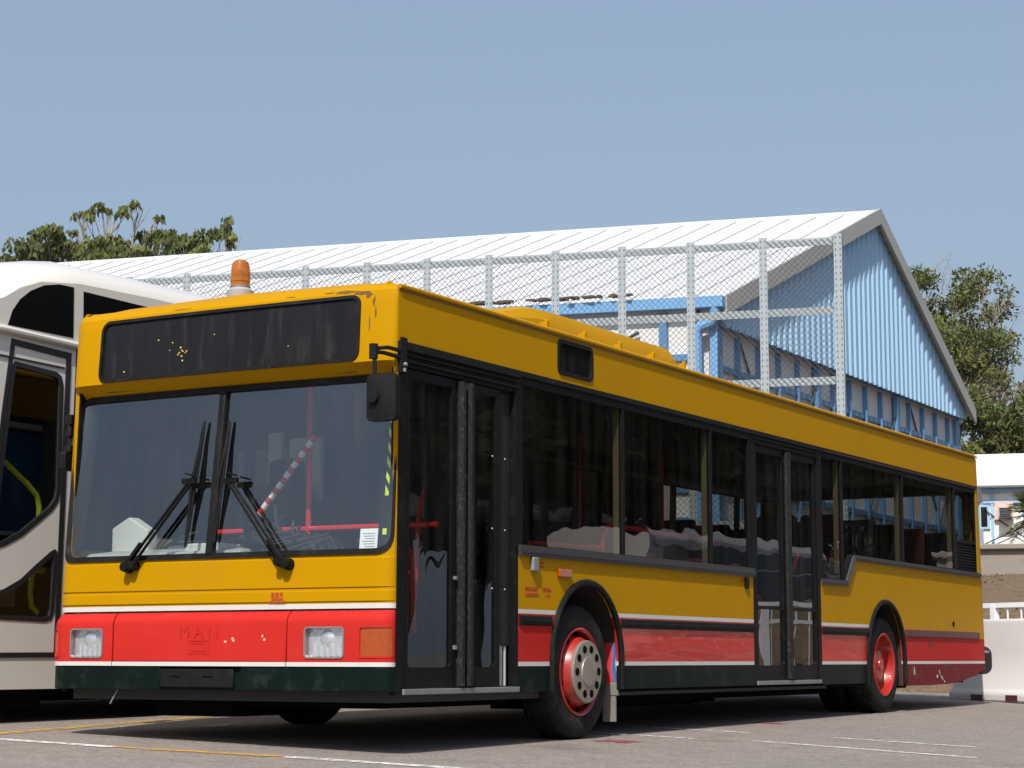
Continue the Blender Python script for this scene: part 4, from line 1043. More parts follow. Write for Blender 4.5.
wiper((.69, 1.095), (1.13, 1.605), (1.215, 1.98), (1.255, 1.235), 1)

# ---- inside
m = MB(); m.box((.15, .06, .30), (1.88, W-.06, .375)); m.box((1.88, .75, .30), (3.0, W-.75, .375)); m.box((3.0, .06, .30), (7.0, W-.06, .375)); m.box((7.0, .06, .375), (7.85, W-.06, .72)); m.box((7.85, .76, .375), (9.0, W-.76, .72)); m.box((9.0, .06, .375), (11.4, W-.06, .72)); m.build("floor", DGREY, bus, smooth=0)
m = MB(); m.box((.25, .06, 2.42), (11.38, W-.06, 2.46)); m.build("ceiling", LINER, bus, smooth=0)
m = MB(); m.box((.30, .065, 2.30), (1.6, .55, 2.42)); m.box((1.6, .065, 2.31), (11.3, .35, 2.42)); m.box((.3, W-.35, 2.31), (11.3, W-.065, 2.42)); m.box((11.32, .07, 2.30), (11.455, W-.08, 2.44)); m.split("ceiling_duct", LINER, bus, bevel=.04, smooth=0)
m = MB(); m.box((.12, .3, 2.215), (.32, W-.3, 2.62)); m.build("display_box", DGREY, bus, smooth=0)
m = MB()
m.box((.09, .9, .80), (.50, W-.10, 1.13)); m.prism([(.12, 1.12), (.55, 1.12), (.48, 1.24), (.16, 1.20)], lambda x, z, y: Vector((x, y, z)), 1.15, W-.12); m.box((.10, .10, .80), (.40, .9, 1.08))
m.build("dashboard", MGREY, bus, bevel=.02, smooth=0)
m = MB(); m.lathe([(.235, -.012), (.247, 0), (.235, .012), (.223, 0), (.235, -.012)], (.62, 1.85, 1.28), (-.5, 0, 1), 36); m.tube([(.62, 1.85, 1.28), (.52, 1.85, 1.10)], .04, 10)
m.bar((.62, 1.62, 1.28), (.62, 2.08, 1.28), .03, .02); m.build("steering_wheel", RUB, bus)
CRM = pmat("cream_plastic", (.55, .54, .50), .6)
m = MB(); m.prism([(2.10, 1.14), (2.40, 1.14), (2.40, 1.38), (2.26, 1.45), (2.10, 1.36)], lambda y, z, x: Vector((x, y, z)), .42, .52); m.box((.20, 1.35, 1.14), (.42, 1.62, 1.25)); m.box((.15, .4, 1.08), (.35, .95, 1.13)); m.build("dashboard_clutter", CRM, bus, bevel=.01, smooth=0)
m = MB(); m.box((1.0, 1.60, .45), (1.5, 2.1, .95)); m.obox((1.50, 1.85, 1.30), (.06, 0, .02), (0, .25, 0), (-.04, 0, .42)); m.box((1.50, 1.72, 1.70), (1.60, 1.98, 1.90)); m.build("driver_seat", SEATC, bus, bevel=.04, smooth=0)
m = MB(); m.box((1.75, 1.15, .40), (1.80, W-.07, 2.0)); m.build("driver_screen", glass("tinted_screen", (.30, .31, .31), f0=.08), bus, smooth=0)
m = MB()
m.tube([(.72, .10, 1.35), (.70, .70, 1.35), (.70, 1.82, 1.35)], .019, 8); m.tube([(.70, 1.045, 1.35), (.70, 1.045, 2.40)], .018, 8); m.tube([(.70, 1.40, .38), (.70, 1.40, 1.35)], .018, 8); m.tube([(.70, 1.045, .38), (.70, 1.045, 1.35)], .018, 8); m.tube([(.70, 1.8, .38), (.70, 1.8, 1.35)], .018, 8)
# doorway handrails
m.tube([(.46, .16, .45), (.46, .16, 2.3)], .017, 8); m.tube([(.24, .12, 1.55), (.30, .12, 1.30), (.42, .14, 1.20), (.53, .16, 1.16), (.55, .16, .70)], .017, 8); m.tube([(.95, .5, .38), (.95, .5, 1.05), (1.0, .5, 1.08), (1.45, .6, 1.08)], .017, 8); m.tube([(1.25, .45, 1.9), (1.05, .45, 1.45), (1.0, .45, .9)], .017, 8)
for x in (1.95, 5.25, 6.85):
    m.tube([(x, W-.95, .4), (x, W-.95, 2.42)], .017, 8)
m.tube([(3.15, .25, 1.40), (3.25, .25, 1.50), (5.2, .25, 1.47)], .020, 8); m.tube([(3.15, .25, .40), (3.15, .25, 1.40)], .020, 8); m.tube([(2.2, .3, 1.32), (3.15, .25, 1.33)], .018, 8); m.tube([(1.75, .3, 1.9), (1.75, .28, 1.55), (1.80, .25, 1.3)], .017, 8)
m.tube([(5.45, .15, 1.25), (5.60, .15, 1.10), (5.75, .15, 1.05), (5.75, .15, .45)], .017, 8); m.tube([(6.62, .15, 1.45), (6.35, .15, 1.15), (6.30, .15, .95), (6.30, .15, .5)], .017, 8)
m.split("handrail", RAILR, bus)
m = MB(); P = []
for i in range(10): P.append(((.62, 1.50-.50*i/9, 1.30+.56*i/9), (.62, 1.50-.50*(i+.5)/9, 1.30+.56*(i+.5)/9)))
for p_, q_ in P: m.tube([p_, q_], .020, 8)
pole = m.build("striped_pole", PAPER, bus)
m = MB()
for p_, q_ in P: m.tube([q_, (2*q_[0]-p_[0], 2*q_[1]-p_[1], 2*q_[2]-p_[2])], .0202, 8)
m.build("red_band", RAILR, pole)
m = MB(); random.seed(21)                    # a heap of dark strips dumped behind the glass
for _ in range(110):
    y0 = random.uniform(.50, 1.12); m.tube([(.22+random.uniform(0, .25), y0, 1.12+random.uniform(0, .05)), (.3, y0+random.uniform(.0, .2), 1.2+random.uniform(0, .1)), (.3+random.uniform(-.1, .1), min(1.2, y0+random.uniform(.05, .5)), 1.15+.62*max(0, (y0-.48))*random.uniform(.5, 1.15))], .012, 5)
m.build("bundle", pmat("bundle_dark", (.012, .011, .012), .7), bus)
def seat(x, y, zf, zt, mt):
    m = MB(); m.box((x-.42, y-.21, zf+.38), (x, y+.21, zf+.46)); m.obox((x+.02, y, (zf+.42+zt)/2), (.035, 0, .0), (0, .205, 0), (.02, 0, (zt-zf-.42)/2)); m.box((x-.2, y-.04, zf), (x-.1, y+.04, zf+.38))
    return m.build("seat", mt, bus, bevel=.03, smooth=0)
for i, x in enumerate((3.1, 3.85, 4.6, 5.3)):
    for y in (W-.30, W-.74): seat(x, y, .375, 1.36, SEATC if i % 2 else SEATR)
for x in (3.7, 4.55): seat(x, .32, .375, 1.32, SEATR)
for i, x in enumerate((7.55, 8.35, 9.1, 9.85, 10.6)):
    for j, y in enumerate((.30, .74, W-.74, W-.30)): seat(x, y, .72, 1.85, SEATC if (i+j) % 3 else SEATR)
m = MB(); m.box((10.95, .12, 1.15), (11.35, W-.12, 1.28)); m.box((11.28, .12, 1.2), (11.38, W-.12, 1.72)); m.build("rear_bench", SEATC, bus, bevel=.03, smooth=0)
m = MB(); sheet(m, rrect(.0, .0, .20, .18, .05), [rrect(.03, .03, .17, .15, .04)], lambda u, v, d: Vector((9.9, .62+u, 1.72+v)), .02); m.tube([(9.9, .72, 1.60), (9.9, .72, 1.75)], .015, 6); m.build("grab_loop", BLK, bus)
# notice, tape and small card on the windscreen
fi = ff(-.02)
m = MB(); sheet(m, rect(sy(.113), 1.172, sy(.232), 1.292), [], fi, .003, CU); nt_ = m.build("notice", PAPER, wsg, smooth=0)
m = MB()
for k in range(6): sheet(m, rect(sy(.13), 1.262-k*.015, sy(.215-.01*(k % 3)), 1.266-k*.015), [], ff(-.0185), .001, CU)
m.build("print_line", GREY, nt_, smooth=0)
m = MB()
for z0, z1 in ((1.48, 1.98), (1.255, 1.29)): sheet(m, rect(.105, z0, .140, z1), [], fi, .003, CU, [1.6, 1.8])
tp = m.build("hazard_tape", LIME, wsg, smooth=0)
for s0, s1 in ((.070, .185), (ST-.20, ST-.080)):
    m = MB(); sheet(m, rrect(s0, 1.19, s1, 2.15, .04), [], ff(-.035), .004, CU+[s0+.03, s1-.03], [1.4, 1.7, 2.0]); m.build("edge_band", BLK, wsg, smooth=0)
m = MB(); m.box((1.62, 1.62, 1.62), (1.66, 1.88, 2.05)); m.box((1.62, 1.95, 1.55), (1.66, 2.06, 2.1)); m.box((1.30, 2.36, 1.0), (1.62, 2.40, 1.30)); m.split("cab_panel", CRM, bus, smooth=0)
m = MB()
for i in range(6):
    z = 1.50+i*.085; sheet(m, [(.104, z), (.141, z+.045), (.141, z+.085), (.104, z+.04)], [], ff(-.0185), .001, CU)
m.build("black_stripe", BLK, tp, smooth=0)
# ------------------------------------------------------------------ white coach parked beside the bus
YC = 3.45; CW = 2.5; X0, X1 = -.95, 11.2
coach = root("coach", (5.0, YC+CW/2, .15), "white touring coach with dark arched side window parked close beside the bus", "coach")
CWH = pmat("coach_white_paint", (.62, .60, .56), .32, coat=.35, var=.03, vs=1)
CGL = pmat("coach_black_glass", (.006, .006, .007), .08, var=.3, rvar=.02)
CRUB = pmat("coach_black_gasket", (.014, .014, .015), .5)
def zt(x):
    P = [(-.95, .9), (-.85, 1.7), (-.6, 2.35), (-.3, 2.62), (0, 2.80), (.2, 2.90), (.45, 3.0), (.6, 3.09), (.8, 3.165), (1.2, 3.215), (2.0, 3.235), (3, 3.24), (11.2, 3.24)]
    for (a, b), (c, d) in zip(P, P[1:]):
        if x <= c: return b+(d-b)*(x-a)/(c-a)
    return 3.24
cf = lambda x, z, d: Vector((x, YC+d, z))
top = [(x, zt(x)) for x in (11.2, 3, 2.0, 1.2, .8, .6, .45, .2, 0, -.3, -.6, -.85, -.95)]
DG = [(.50, 2.15), (.545, 2.53)]+[(x, z) for x, z in ((.57, 2.568), (.98, 2.545), (1.03, 2.52), (1.052, 2.46), (1.058, 1.72), (1.04, 1.64), (.98, 1.57), (.85, 1.48), (.70, 1.38), (.55, 1.31), (.40, 1.26), (.39, 1.28), (.44, 1.65))]
DG = DG[::-1]
DL = [(-.02, .82), (.95, .80), (1.01, .815), (1.035, .87), (1.05, 1.24), (1.045, 1.285), (1.025, 1.30), (.99, 1.285), (.85, 1.19), (.70, 1.08), (.55, 1.01), (.30, .94), (-.02, .90)]
AW = [(.49, 2.812), (1.138, 2.812), (1.128, 3.178), (.98, 3.176), (.83, 3.145), (.70, 3.085), (.60, 3.01), (.53, 2.92)]
WA = [(2.55-.52, .34)]+[(2.55-.52*math.cos(math.pi*i/12), .50+.52*math.sin(math.pi*i/12)) for i in range(13)]+[(3.07, .34)]
bot = [(-.80, .42), (-.5, .34)]+WA+[(11.0, .34), (11.2, .45)]
m = MB(); sheet(m, bot+top, [DG, DL], cf, .03); cside = m.build("side_wall", CWH, coach, smooth=0)
# roof, far side and ends as one lofted shell
m = MB(); xs2 = [-.95, -.85, -.6, -.3, 0, .2, .45, .6, .8, 1.2, 2.0, 3.0, 11.05, 11.2]; V = []
for x in xs2:
    z = zt(x); k = clampf((x+1.0)/2.2, .25, 1); 
    pr = [(0, 0), (.02, .045), (.07, .10), (.16, .155), (.30, .195), (.55, .225), (.9, .240)]
    pr = [(y, dz*k) for y, dz in pr]; pr = pr+[(CW-y, dz) for y, dz in reversed(pr)]
    V += [(x, YC+y, z+dz) for y, dz in pr]
n = 14
F = [(i*n+j, i*n+j+1, (i+1)*n+j+1, (i+1)*n+j) for i in range(len(xs2)-1) for j in range(n-1)]
m.add(V, F, [1 if 1 <= i < 4 and 2 <= j <= 10 else 0 for i in range(len(xs2)-1) for j in range(n-1)]); m.build("roof", [CWH, CGL], coach, smooth=60)
m = MB()
m.add([(x, YC+CW, .36) for x in xs2]+[(x, YC+CW, zt(x)) for x in xs2], [(i, i+1, len(xs2)+i+1, len(xs2)+i) for i in range(len(xs2)-1)])
m.add([(11.2, YC, .4), (11.2, YC+CW, .4), (11.2, YC+CW, 3.24), (11.2, YC, 3.24), (11.2, YC+1.25, 3.47)], [(0, 1, 2, 4, 3)])
m.add([(-.95, YC, .42), (-.95, YC+CW, .42), (-.95, YC+CW, .9), (-.95, YC, .9)], [(0, 1, 2, 3)]); m.build("far_body", CWH, coach, smooth=0)
m = MB()                                      # roof fairing
for (x, h, i) in ((1.6, .0, .55), (2.2, .07, .5), (3.0, .11, .45), (6.5, .11, .45), (7.4, 0, .55)): pass
Vf = []
FX = ((1.7, .0, .62), (2.3, .045, .50), (3.0, .07, .45), (6.5, .07, .45), (7.4, 0, .55))
for x, h, i in FX: Vf += [(x, YC+i, 3.42), (x, YC+i+.12, 3.45+h), (x, YC+CW-i-.12, 3.45+h), (x, YC+CW-i, 3.42)]
m.add(Vf, [(k*4+j, k*4+j+1, (k+1)*4+j+1, (k+1)*4+j) for k in range(4) for j in range(3)]); m.build("roof_fairing", CWH, coach, smooth=50)
cfo = lambda off: (lambda x, z, d: Vector((x, YC-off+d, z)))
m = MB(); sheet(m, AW, [], cfo(.004), .012); m.build("quarter_window", CGL, coach, smooth=0)
m = MB(); sheet(m, [(1.245, 2.775), (10.6, 2.775), (10.8, 2.85), (10.8, 3.10), (1.232, 3.165)], [], cfo(.004), .012); m.build("upper_window", CGL, coach, smooth=0)
m = MB(); sheet(m, rrect(1.245, 1.45, 10.8, 2.745, .06), [], cfo(.004), .012); m.build("side_window", CGL, coach, smooth=0)
m = MB(); m.tube([(-.1, YC-.012, 2.765), (.45, YC-.014, 2.778), (1.27, YC-.014, 2.758)], [.022, .026, .026], 10); m.build("belt_moulding", CWH, coach)
# door with gasket
DO_ = [(.28, .55), (1.09, .555), (1.125, 2.70), (.53, 2.725), (.46, 2.2), (.40, 1.6)]; DI_ = [(.32, .585), (1.045, .59), (1.075, 2.655), (.562, 2.68), (.492, 2.18), (.435, 1.59)]
m = MB(); sheet(m, DO_, [DI_], cfo(.006), .02); cd = m.build("door_gasket", CRUB, coach, smooth=0)
m = MB(); sheet(m, [(1.140, .38), (1.152, .38), (1.188, 2.74), (1.176, 2.74)], [], cfo(.003), .012); m.build("panel_gap", CRUB, coach, smooth=0)
def grow(P, k):
    c = Vector((sum(p[0] for p in P)/len(P), sum(p[1] for p in P)/len(P))); o = []
    nP = len(P)
    for i in range(nP):
        a = Vector(P[i-1]); b = Vector(P[i]); d = Vector(P[(i+1) % nP]); n1 = Vector(((b-a).y, -(b-a).x)).normalized(); n2 = Vector(((d-b).y, -(d-b).x)).normalized()
        q = b+(n1+n2).normalized()*k; o.append((q.x, q.y))
    return o
def area(P): return sum(P[i-1][0]*P[i][1]-P[i][0]*P[i-1][1] for i in range(len(P)))
for P in (DG, DL):
    if area(P) < 0: P.reverse()
    m = MB(); sheet(m, grow(P, .004), [grow(P, -.035)], cfo(.004), .02); w_ = m.build("window_gasket", CRUB, coach, smooth=0)
    m = MB(); sheet(m, P, [], cfo(-.010), 0); m.build("pane", glass("coach_door_glass" , (.62, .64, .63), f0=.09), w_, smooth=0)
m = MB(); m.bar((.15, YC-.006, 2.60), (1.06, YC-.006, 2.585), .006, .012); m.build("door_edge_line", CRUB, coach, smooth=0)
# what shows through the door glass
m = MB(); m.box((-.6, YC+.9, .40), (2.2, YC+.95, 2.75)); m.box((1.25, YC+.05, .40), (1.30, YC+.9, 2.7)); m.box((-.6, YC+.05, .40), (2.2, YC+.9, .45)); m.build("stairwell", pmat("coach_interior_dark", (.05, .055, .06), .8), coach, smooth=0)
m = MB(); m.box((.3, YC+.35, .46), (1.22, YC+.42, 2.14)); m.build("inner_panel", pmat("deep_blue_panel", (.02, .06, .13), .5, var=.6, vs=3), coach, smooth=0)
m = MB(); m.box((.3, YC+.34, 2.17), (1.22, YC+.40, 2.21)); m.box((.5, YC+.30, 1.40), (1.2, YC+.34, 1.43)); m.build("inner_ledge", MGREY, coach, smooth=0)
m = MB(); m.box((.3, YC+.55, 2.33), (1.22, YC+.8, 2.55)); m.build("inner_header", pmat("brown_veneer", (.06, .045, .03), .5), coach, smooth=0)
HRL = pmat("lime_handrail", (.52, .62, .02), .35, coat=.3)
m = MB(); m.tube([(.35, YC+.10, 2.05), (.56, YC+.10, 1.915), (.82, YC+.10, 1.76), (.93, YC+.10, 1.68), (.96, YC+.10, 1.60), (.965, YC+.10, 1.42), (.93, YC+.10, 1.20), (.90, YC+.10, 1.0), (.92, YC+.10, .90), (.98, YC+.10, .86)], .020, 8); m.tube([(.90, YC+.10, 1.16), (1.01, YC+.09, 1.16)], .026, 8); m.build("handrail", HRL, coach)
m = MB(); m.box((.5, YC+.2, .9), (.86, YC+.22, 1.25)); m.build("step_panel", pmat("pale_grey_step", (.30, .36, .36), .5), coach, smooth=0)
m = MB(); m.box((-.6, YC+.08, .22), (1.02, YC+.5, .40)); m.box((-.5, YC+.3, .25), (10.8, YC+2.2, .45)); m.build("underbody", DARK, coach, smooth=0)
for x in (2.55, 8.6):
    for y in (YC+.16, YC+CW-.16):
        m = MB(); tyre(m, (x, y, zg(x, y)+.46), .46, .27); wl = m.build("wheel", TYRE, coach, smooth=40)
        m = MB(); m.lathe([(.285, .11), (.27, .10), (.2, .03), (.12, .05), (0, .06)], (x, y, zg(x, y)+.46), (0, -1 if y < YC+1 else 1, 0), 32); m.build("rim", CHROME, wl)

# ------------------------------------------------------------------ trees
BARK = pmat("bark", (.13, .10, .075), .95, var=.35, vs=4, bump=.02, bs=9)
BARKP = pmat("pale_bark", (.26, .23, .19), .95, var=.3, vs=4)
L_G = leaf_mat("leaf_green", (.128, .152, .055)); L_D = leaf_mat("leaf_dark_green", (.085, .112, .042)); L_Y = leaf_mat("leaf_yellow_green", (.185, .195, .07)); L_O = leaf_mat("leaf_olive", (.120, .120, .060)); L_B = leaf_mat("leaf_dry_brown", (.17, .145, .11)); L_S = leaf_mat("leaf_shade_tree", (.030, .045, .014))
def rv(): 
    while True:
        v = Vector((random.uniform(-1, 1), random.uniform(-1, 1), random.uniform(-1, 1)))
        if .05 < v.length < 1: return v
def limb(m, p, q, r0, r1, bend=.12, n=5):
    p = Vector(p); q = Vector(q); L = (q-p).length; o1 = rv()*bend*L; P = []; rs = []
    for i in range(n+1):
        k = i/n; P.append(p+(q-p)*k+o1*math.sin(math.pi*k)); rs.append(r0+(r1-r0)*k)
    m.tube(P, rs, 6, cap=False); return P
def leaves(m, c, rad, cnt, ln, wd, droop, mats):
    c = Vector(c)
    for _ in range(cnt):
        v = rv().normalized()*(random.random()**.42)
        q = c+Vector((v.x*rad[0], v.y*rad[1], v.z*rad[2]))
        d = rv().normalized()*(1-droop)+Vector((0, 0, -1))*droop; d.normalize()
        s = d.cross(rv()).normalized(); l = ln*random.uniform(.6, 1.25); w = wd*random.uniform(.7, 1.2)
        m.add([q, q+d*l*.5+s*w, q+d*l, q+d*l*.5-s*w], [(0, 1, 2, 3)], random.choice(mats))
def tree(base, label, group, mainh, clusters, bark, leafmats, ln, wd, droop, dens, seed, r0=.22, twigs=0, name="tree", twigr=.5):
    random.seed(seed); base = Vector(base)
    o = root(name, base, label, "tree", group)
    tm = MB(); lm = MB(); lm.recalc = False
    crotch = base+Vector((random.uniform(-.3, .3), random.uniform(-.3, .3), mainh))
    limb(tm, base-Vector((0, 0, .3)), crotch, r0, r0*.7, .04)
    for (dx, dy, z, rx, rz) in clusters:
        c = Vector((base.x+dx, base.y+dy, z))
        st = crotch+Vector((0, 0, random.uniform(-mainh*.15, .1)))
        P = limb(tm, st, c-Vector((0, 0, rz*.4)), r0*.34, .018, .10, 6)
        for _ in range(5):
            e_ = c+Vector((random.uniform(-1, 1)*rx*.8, random.uniform(-1, 1)*rx*.8, random.uniform(-.6, .45)*rz))
            limb(tm, P[random.choice((4, 5))], e_, .020, .006, .12, 3)
        for _ in range(twigs):
            s_ = P[random.choice((3, 4, 5, 6))]
            e_ = c+Vector((random.uniform(-1, 1)*rx*1.15, random.uniform(-1, 1)*rx*1.15, random.uniform(-1, 1.2)*rz*1.1)); Q = limb(tm, s_, e_, .022*twigr*2, .008, .15, 4)
            for _ in range(3): limb(tm, Q[random.choice((2, 3))], Q[-1]+rv()*.7, .010, .005, .1, 2)
        for k in range(max(3, int(rx*4.2))):
            cc = c+Vector((random.uniform(-1, 1)*rx*.82, random.uniform(-1, 1)*rx*.82, random.uniform(-.5, .7)*rz))
            leaves(lm, cc, (rx*.46, rx*.46, rz*.5), int(dens*rx*rz*.42), ln, wd, droop, random.choice(leafmats))
    tm.build("trunk", bark, o, smooth=60)
    lm.build("crown", [L_G, L_D, L_Y, L_O, L_B, L_S], o, smooth=0)
    return o
LAT = Vector((math.sin(YAW), -math.cos(YAW), 0)); DEP = Vector((math.cos(YAW), math.sin(YAW), 0))
def at(lat, dep, z=0):                       # metres to the right of, and beyond, the yard corner where the photographer stands
    q = Vector((CAM.x, CAM.y, 0))+LAT*lat+DEP*dep; return Vector((q.x, q.y, z))
def CL(L): return [(*(LAT*a+DEP*b).xy, z, rx, rz) for a, b, z, rx, rz in L]
G1 = [[0, 0, 1, 2], [0, 1, 3, 3], [0, 2, 2], [0, 3]]
# left: layered trees with hanging leaves
K = 56
tl = "trees behind the warehouse roof"
S1 = [[0, 3, 3], [1, 3, 4], [0, 1]]
tree(at(-14.2, K+2, .3), "small greyish tree at the left edge of the photo, its top above the white coach", tl, 8.5, CL([(-.2, 0, 13.0, .5, .32), (.35, .2, 12.9, .45, .30), (-.3, .4, 12.5, .8, .45), (.5, -.3, 12.3, .8, .5), (0, 0, 11.9, 1.2, .5), (-1, 0, 12.1, .8, .5)]), BARKP, S1, .24, .06, .45, 330, 31, .2)
tree(at(-13.0, K-1, .3), "leafy green tree low over the front of the white coach roof", tl, 8.0, CL([(-.2, 0, 12.35, .8, .40), (.6, .3, 12.2, .8, .5), (-.7, .5, 11.9, .9, .5), (.2, 0, 11.7, 1.4, .5), (1.1, 0, 11.7, .9, .45)]), BARK, G1, .26, .065, .6, 360, 32, .22)
tree(at(-12.1, K, .3), "slim tree with one flat umbrella tuft of leaves standing above the others", tl, 9.0, CL([(-.40, 0, 13.32, .42, .20), (.15, .2, 13.50, .55, .20), (.62, 0, 13.36, .36, .2), (-.55, 0, 12.85, .22, .15), (-.5, 0, 12.45, .7, .40), (.4, 0, 12.35, .6, .4), (0, 0, 11.9, 1.2, .5)]), BARKP, G1, .24, .06, .65, 440, 33, .16)
tree(at(-11.0, K+1, .3), "slender tree whose drooping tuft is the highest, left of the roof beacon", tl, 9.0, CL([(-.05, 0, 13.78, .42, .18), (.42, 0, 13.45, .26, .15), (.05, .2, 13.0, .38, .25), (.58, 0, 12.9, .28, .2), (-.35, 0, 12.6, .6, .4), (.4, 0, 12.3, .8, .45), (0, 0, 11.9, 1.2, .4)]), BARKP, G1, .24, .06, .6, 440, 34, .16)
tree(at(-9.75, K-1, .3), "rounded green tree between the highest tufted tree and the one touching the roof", tl, 8.5, CL([(-.55, 0, 12.50, .55, .38), (.1, 0, 12.55, .5, .35), (.6, 0, 12.35, .5, .35), (-.3, 0, 12.0, .9, .4), (.6, 0, 11.9, .8, .4)]), BARK, G1, .26, .065, .6, 400, 35, .2)
tree(at(-8.75, K, .3), "green spreading tree nearest the beacon, its crown touching the white roof", tl, 8.5, CL([(-.05, 0, 12.85, .66, .36), (.45, 0, 13.1, .34, .25), (.66, 0, 12.7, .30, .35), (-.5, 0, 12.5, .42, .33), (-.9, 0, 12.1, .5, .3), (.1, 0, 12.2, .6, .3)]), BARKP, G1, .24, .06, .65, 440, 36, .18)
# right: feathery trees behind the hut
tr_ = "feathery trees right of the warehouse gable"; D = 78
G2 = [[0, 0, 3, 2], [0, 3, 1], [2, 2, 0], [1, 3, 0]]
tree(at(17.1, D, 2.6), "tall feathery yellow green tree right against the warehouse gable", tr_, 5.5, CL([(-.6, 0, 15.7, 1.2, .8), (1.0, 0, 15.2, 1.2, .9), (-1.6, 0, 15.2, 1.0, .7), (-.2, 1, 14.2, 1.9, 1.1), (-1.0, -1, 12.9, 1.8, 1.2), (.9, 0, 12.6, 1.9, 1.0), (0, 0, 11.4, 1.8, 1.0), (1.6, 0, 13.6, 1.2, .8), (.6, -1, 10.2, 1.5, .9), (1.9, 0, 11.9, .9, .6)]), BARKP, G2, .25, .05, .15, 320, 41, .3, twigs=5)
tree(at(19.6, D+4, 2.6), "tall airy tree with bare twigs at the right edge of the photo", tr_, 7, CL([(.3, 0, 16.1, 1.4, .7), (-.7, 0, 15.5, .9, .6), (1.0, 0, 15.0, 1.2, .9), (.9, 0, 13.4, 1.1, 1.0), (-.3, 0, 14.0, .9, .6), (.8, 0, 11.6, 1.3, 1.2), (-.2, 0, 12.4, .9, .7)]), BARKP, [[3, 4, 0], [3, 4, 2], [0, 3, 2]], .24, .05, .15, 230, 42, .28, twigs=4)
tree(at(19.3, D-4, 2.6), "low grey brown thicket tree above the hut roof", tr_, 3.5, CL([(-.5, 0, 9.9, 1.5, 1.0), (.9, 0, 9.6, 1.3, 1.1), (-1.4, 0, 8.7, 1.3, 1.0), (.3, 0, 8.5, 1.7, 1.0), (1.2, 0, 10.8, 1.0, .8), (-.2, 0, 10.9, 1.0, .7)]), BARKP, [[3, 4, 0], [4, 3], [3, 0, 2]], .24, .05, .2, 260, 43, .24, twigs=4)
tree(at(16.7, D-5, 2.6), "dark green bush of a tree under the warehouse eave beside the hut roof", tr_, 3.0, CL([(0, 0, 9.4, 1.3, .9), (1.2, 0, 8.9, 1.4, 1.0), (-.8, 0, 8.4, 1.4, 1.0), (.7, 0, 7.6, 1.6, 1.0), (1.9, 0, 8.1, 1.2, .8)]), BARK, [[1, 3, 0], [0, 1, 3], [3, 2]], .28, .06, .3, 340, 44, .24, twigs=1)
# unseen trees, added across the yard so the side glass mirrors dark crowns
def shade_tree(p, seed, label, s=1.0):
    random.seed(seed); L = []
    for i in range(13):
        a = random.uniform(0, 6.28); r = random.uniform(.5, 4.2)*s; z = random.uniform(3.0, 11.0)*s
        L.append((math.cos(a)*r, math.sin(a)*r, z, 2.1*s, 1.5*s))
    return tree(p, label, "unseen trees added for reflections", 3.2*s, L, BARK, [[5]], .60, .16, .3, 66, seed, .35)
def copy_tree(o, loc, rot, label, scale=1.0):
    c = o.copy(); col.objects.link(c); c.location = loc; c.rotation_euler = (0, 0, rot); c.scale = (scale,)*3; c["label"] = label
    for ch in list(o.children):
        k = ch.copy(); col.objects.link(k); k.parent = c; k.matrix_parent_inverse = ch.matrix_parent_inverse.copy()
        for g2 in list(ch.children):
            h = g2.copy(); col.objects.link(h); h.parent = k; h.matrix_parent_inverse = g2.matrix_parent_inverse.copy()
    return c
sh = shade_tree((20, -19, -.1), 61, "unseen broad dark shade tree added across the yard, the one nearest the bus doors")
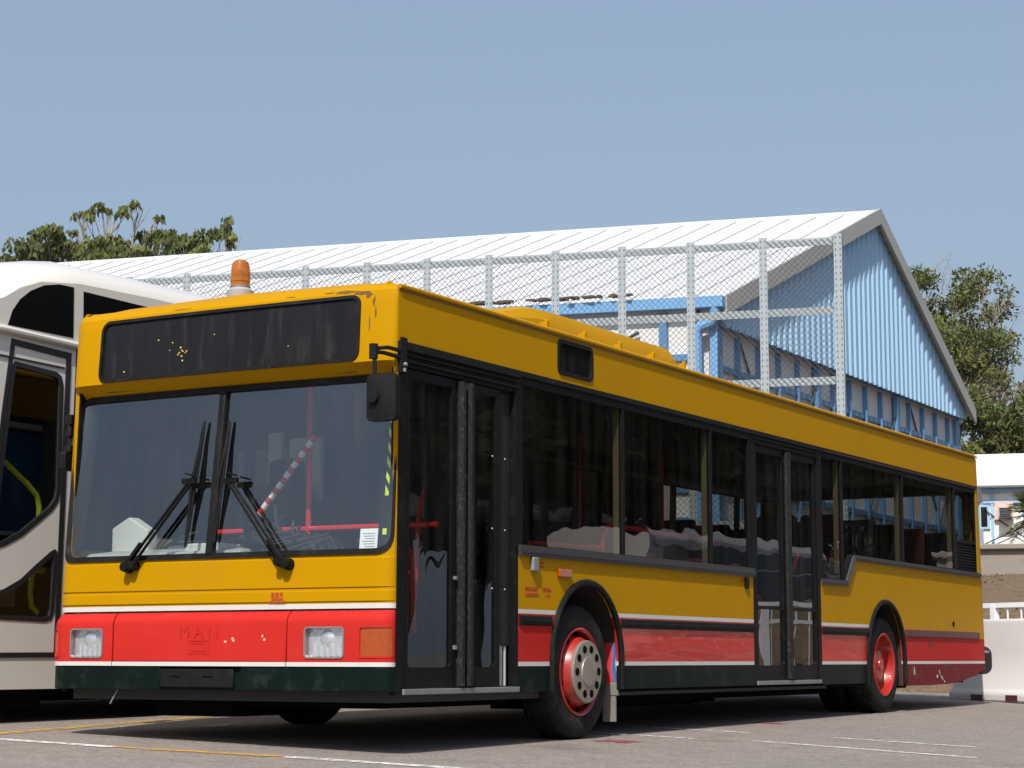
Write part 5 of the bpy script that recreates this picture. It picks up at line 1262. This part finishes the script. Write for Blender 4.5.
for i, (p, r, k, lb) in enumerate((
        ((29, -19, -.1), 1.1, 1.05, "unseen broad dark shade tree added across the yard, second from the one nearest the bus doors"),
        ((38, -19, -.1), 2.3, 1.0, "unseen broad dark shade tree added across the yard, third along the row from the bus doors"),
        ((48, -18, -.1), 3.9, 1.15, "unseen broad dark shade tree added across the yard, in the middle of the front row"),
        ((59, -18, -.1), 5.0, 1.1, "unseen broad dark shade tree added across the yard, third from the far end of the row"),
        ((72, -19, -.1), 0.6, 1.25, "unseen broad dark shade tree added across the yard, second from the far end of the row"),
        ((88, -21, -.1), 2.9, 1.35, "unseen broad dark shade tree added across the yard, at the far end of the row"),
        ((25, -27, -.1), 0.9, 1.15, "unseen tall shade tree added in the back row across the yard, nearest the bus doors"),  # second unseen row, added to close sky gaps in the mirrored crowns
        ((35, -27, -.1), 2.7, 1.2, "unseen tall shade tree added in the back row across the yard, second from the bus doors"),
        ((46, -27, -.1), 4.4, 1.25, "unseen tall shade tree added in the back row across the yard, third from the bus doors"),
        ((58, -27, -.1), 5.6, 1.3, "unseen tall shade tree added in the back row across the yard, farthest from the bus doors"),
        ((-42, 30, -.2), 0.4, .85, "unseen dark tree added far in front of the bus, first in that row"),  # unseen row added so the windscreen mirrors a dark lower band
        ((-43, 36, -.1), 1.9, .92, "unseen dark tree added far in front of the bus, second in that row"),
        ((-40, 41, .1), 3.3, .84, "unseen dark tree added far in front of the bus, third in that row"),
        ((-44, 47, .1), 4.6, .95, "unseen dark tree added far in front of the bus, last in that row"))):
    copy_tree(sh, p, r, lb, k)
c2 = copy_tree(coach, (33.0, -12.6, -.05), math.pi, "white coach parked across the yard opposite the bus doors"); c2["group"] = "white coaches"; coach["group"] = "white coaches"

# ------------------------------------------------------------------ palm by the hut
random.seed(77)
pb = at(12.4, 46.5, 2.6)
palm = root("palm", pb, "bushy green palm on the terrace at the right edge in front of the hut", "palm")
m = MB(); limb(m, pb-Vector((0, 0, .2)), pb+Vector((0, 0, 1.05)), .16, .13, .02); m.build("trunk", BARK, palm)
m = MB(); m.recalc = False
for i in range(64):
    a = random.uniform(0, 6.283); el = random.uniform(-.25, 1.25); L = random.uniform(.8, 1.3); d = Vector((math.cos(a)*math.cos(el), math.sin(a)*math.cos(el), math.sin(el))); h = Vector((math.cos(a), math.sin(a), 0)); c0 = pb+Vector((0, 0, 1.25))
    P = [c0+d*L*k/7+Vector((0, 0, -.38*L*(k/7)**2)) for k in range(8)]
    m.tube(P, [.014]*4+[.008]*4, 4, cap=False, m=2)
    side = Vector((-h.y, h.x, 0))
    for k in range(2, 24):
        t = k/24*7; j = min(6, int(t)); q = P[j]+(P[j+1]-P[j])*(t-j); ll = .30*math.sin(math.pi*min(1, .15+.85*k/24))+.08
        for sg in (-1, 1):
            e_ = q+(side*sg*.8+(P[j+1]-P[j]).normalized()*.75+Vector((0, 0, .12-.35*random.random()))).normalized()*ll
            w_ = (P[j+1]-P[j]).normalized()*.020
            m.add([q-w_, q+w_, e_], [(0, 1, 2)], random.choice((0, 0, 3, 3, 1)))
m.build("frond", [L_G, L_D, BARKP, L_Y], palm, smooth=0)
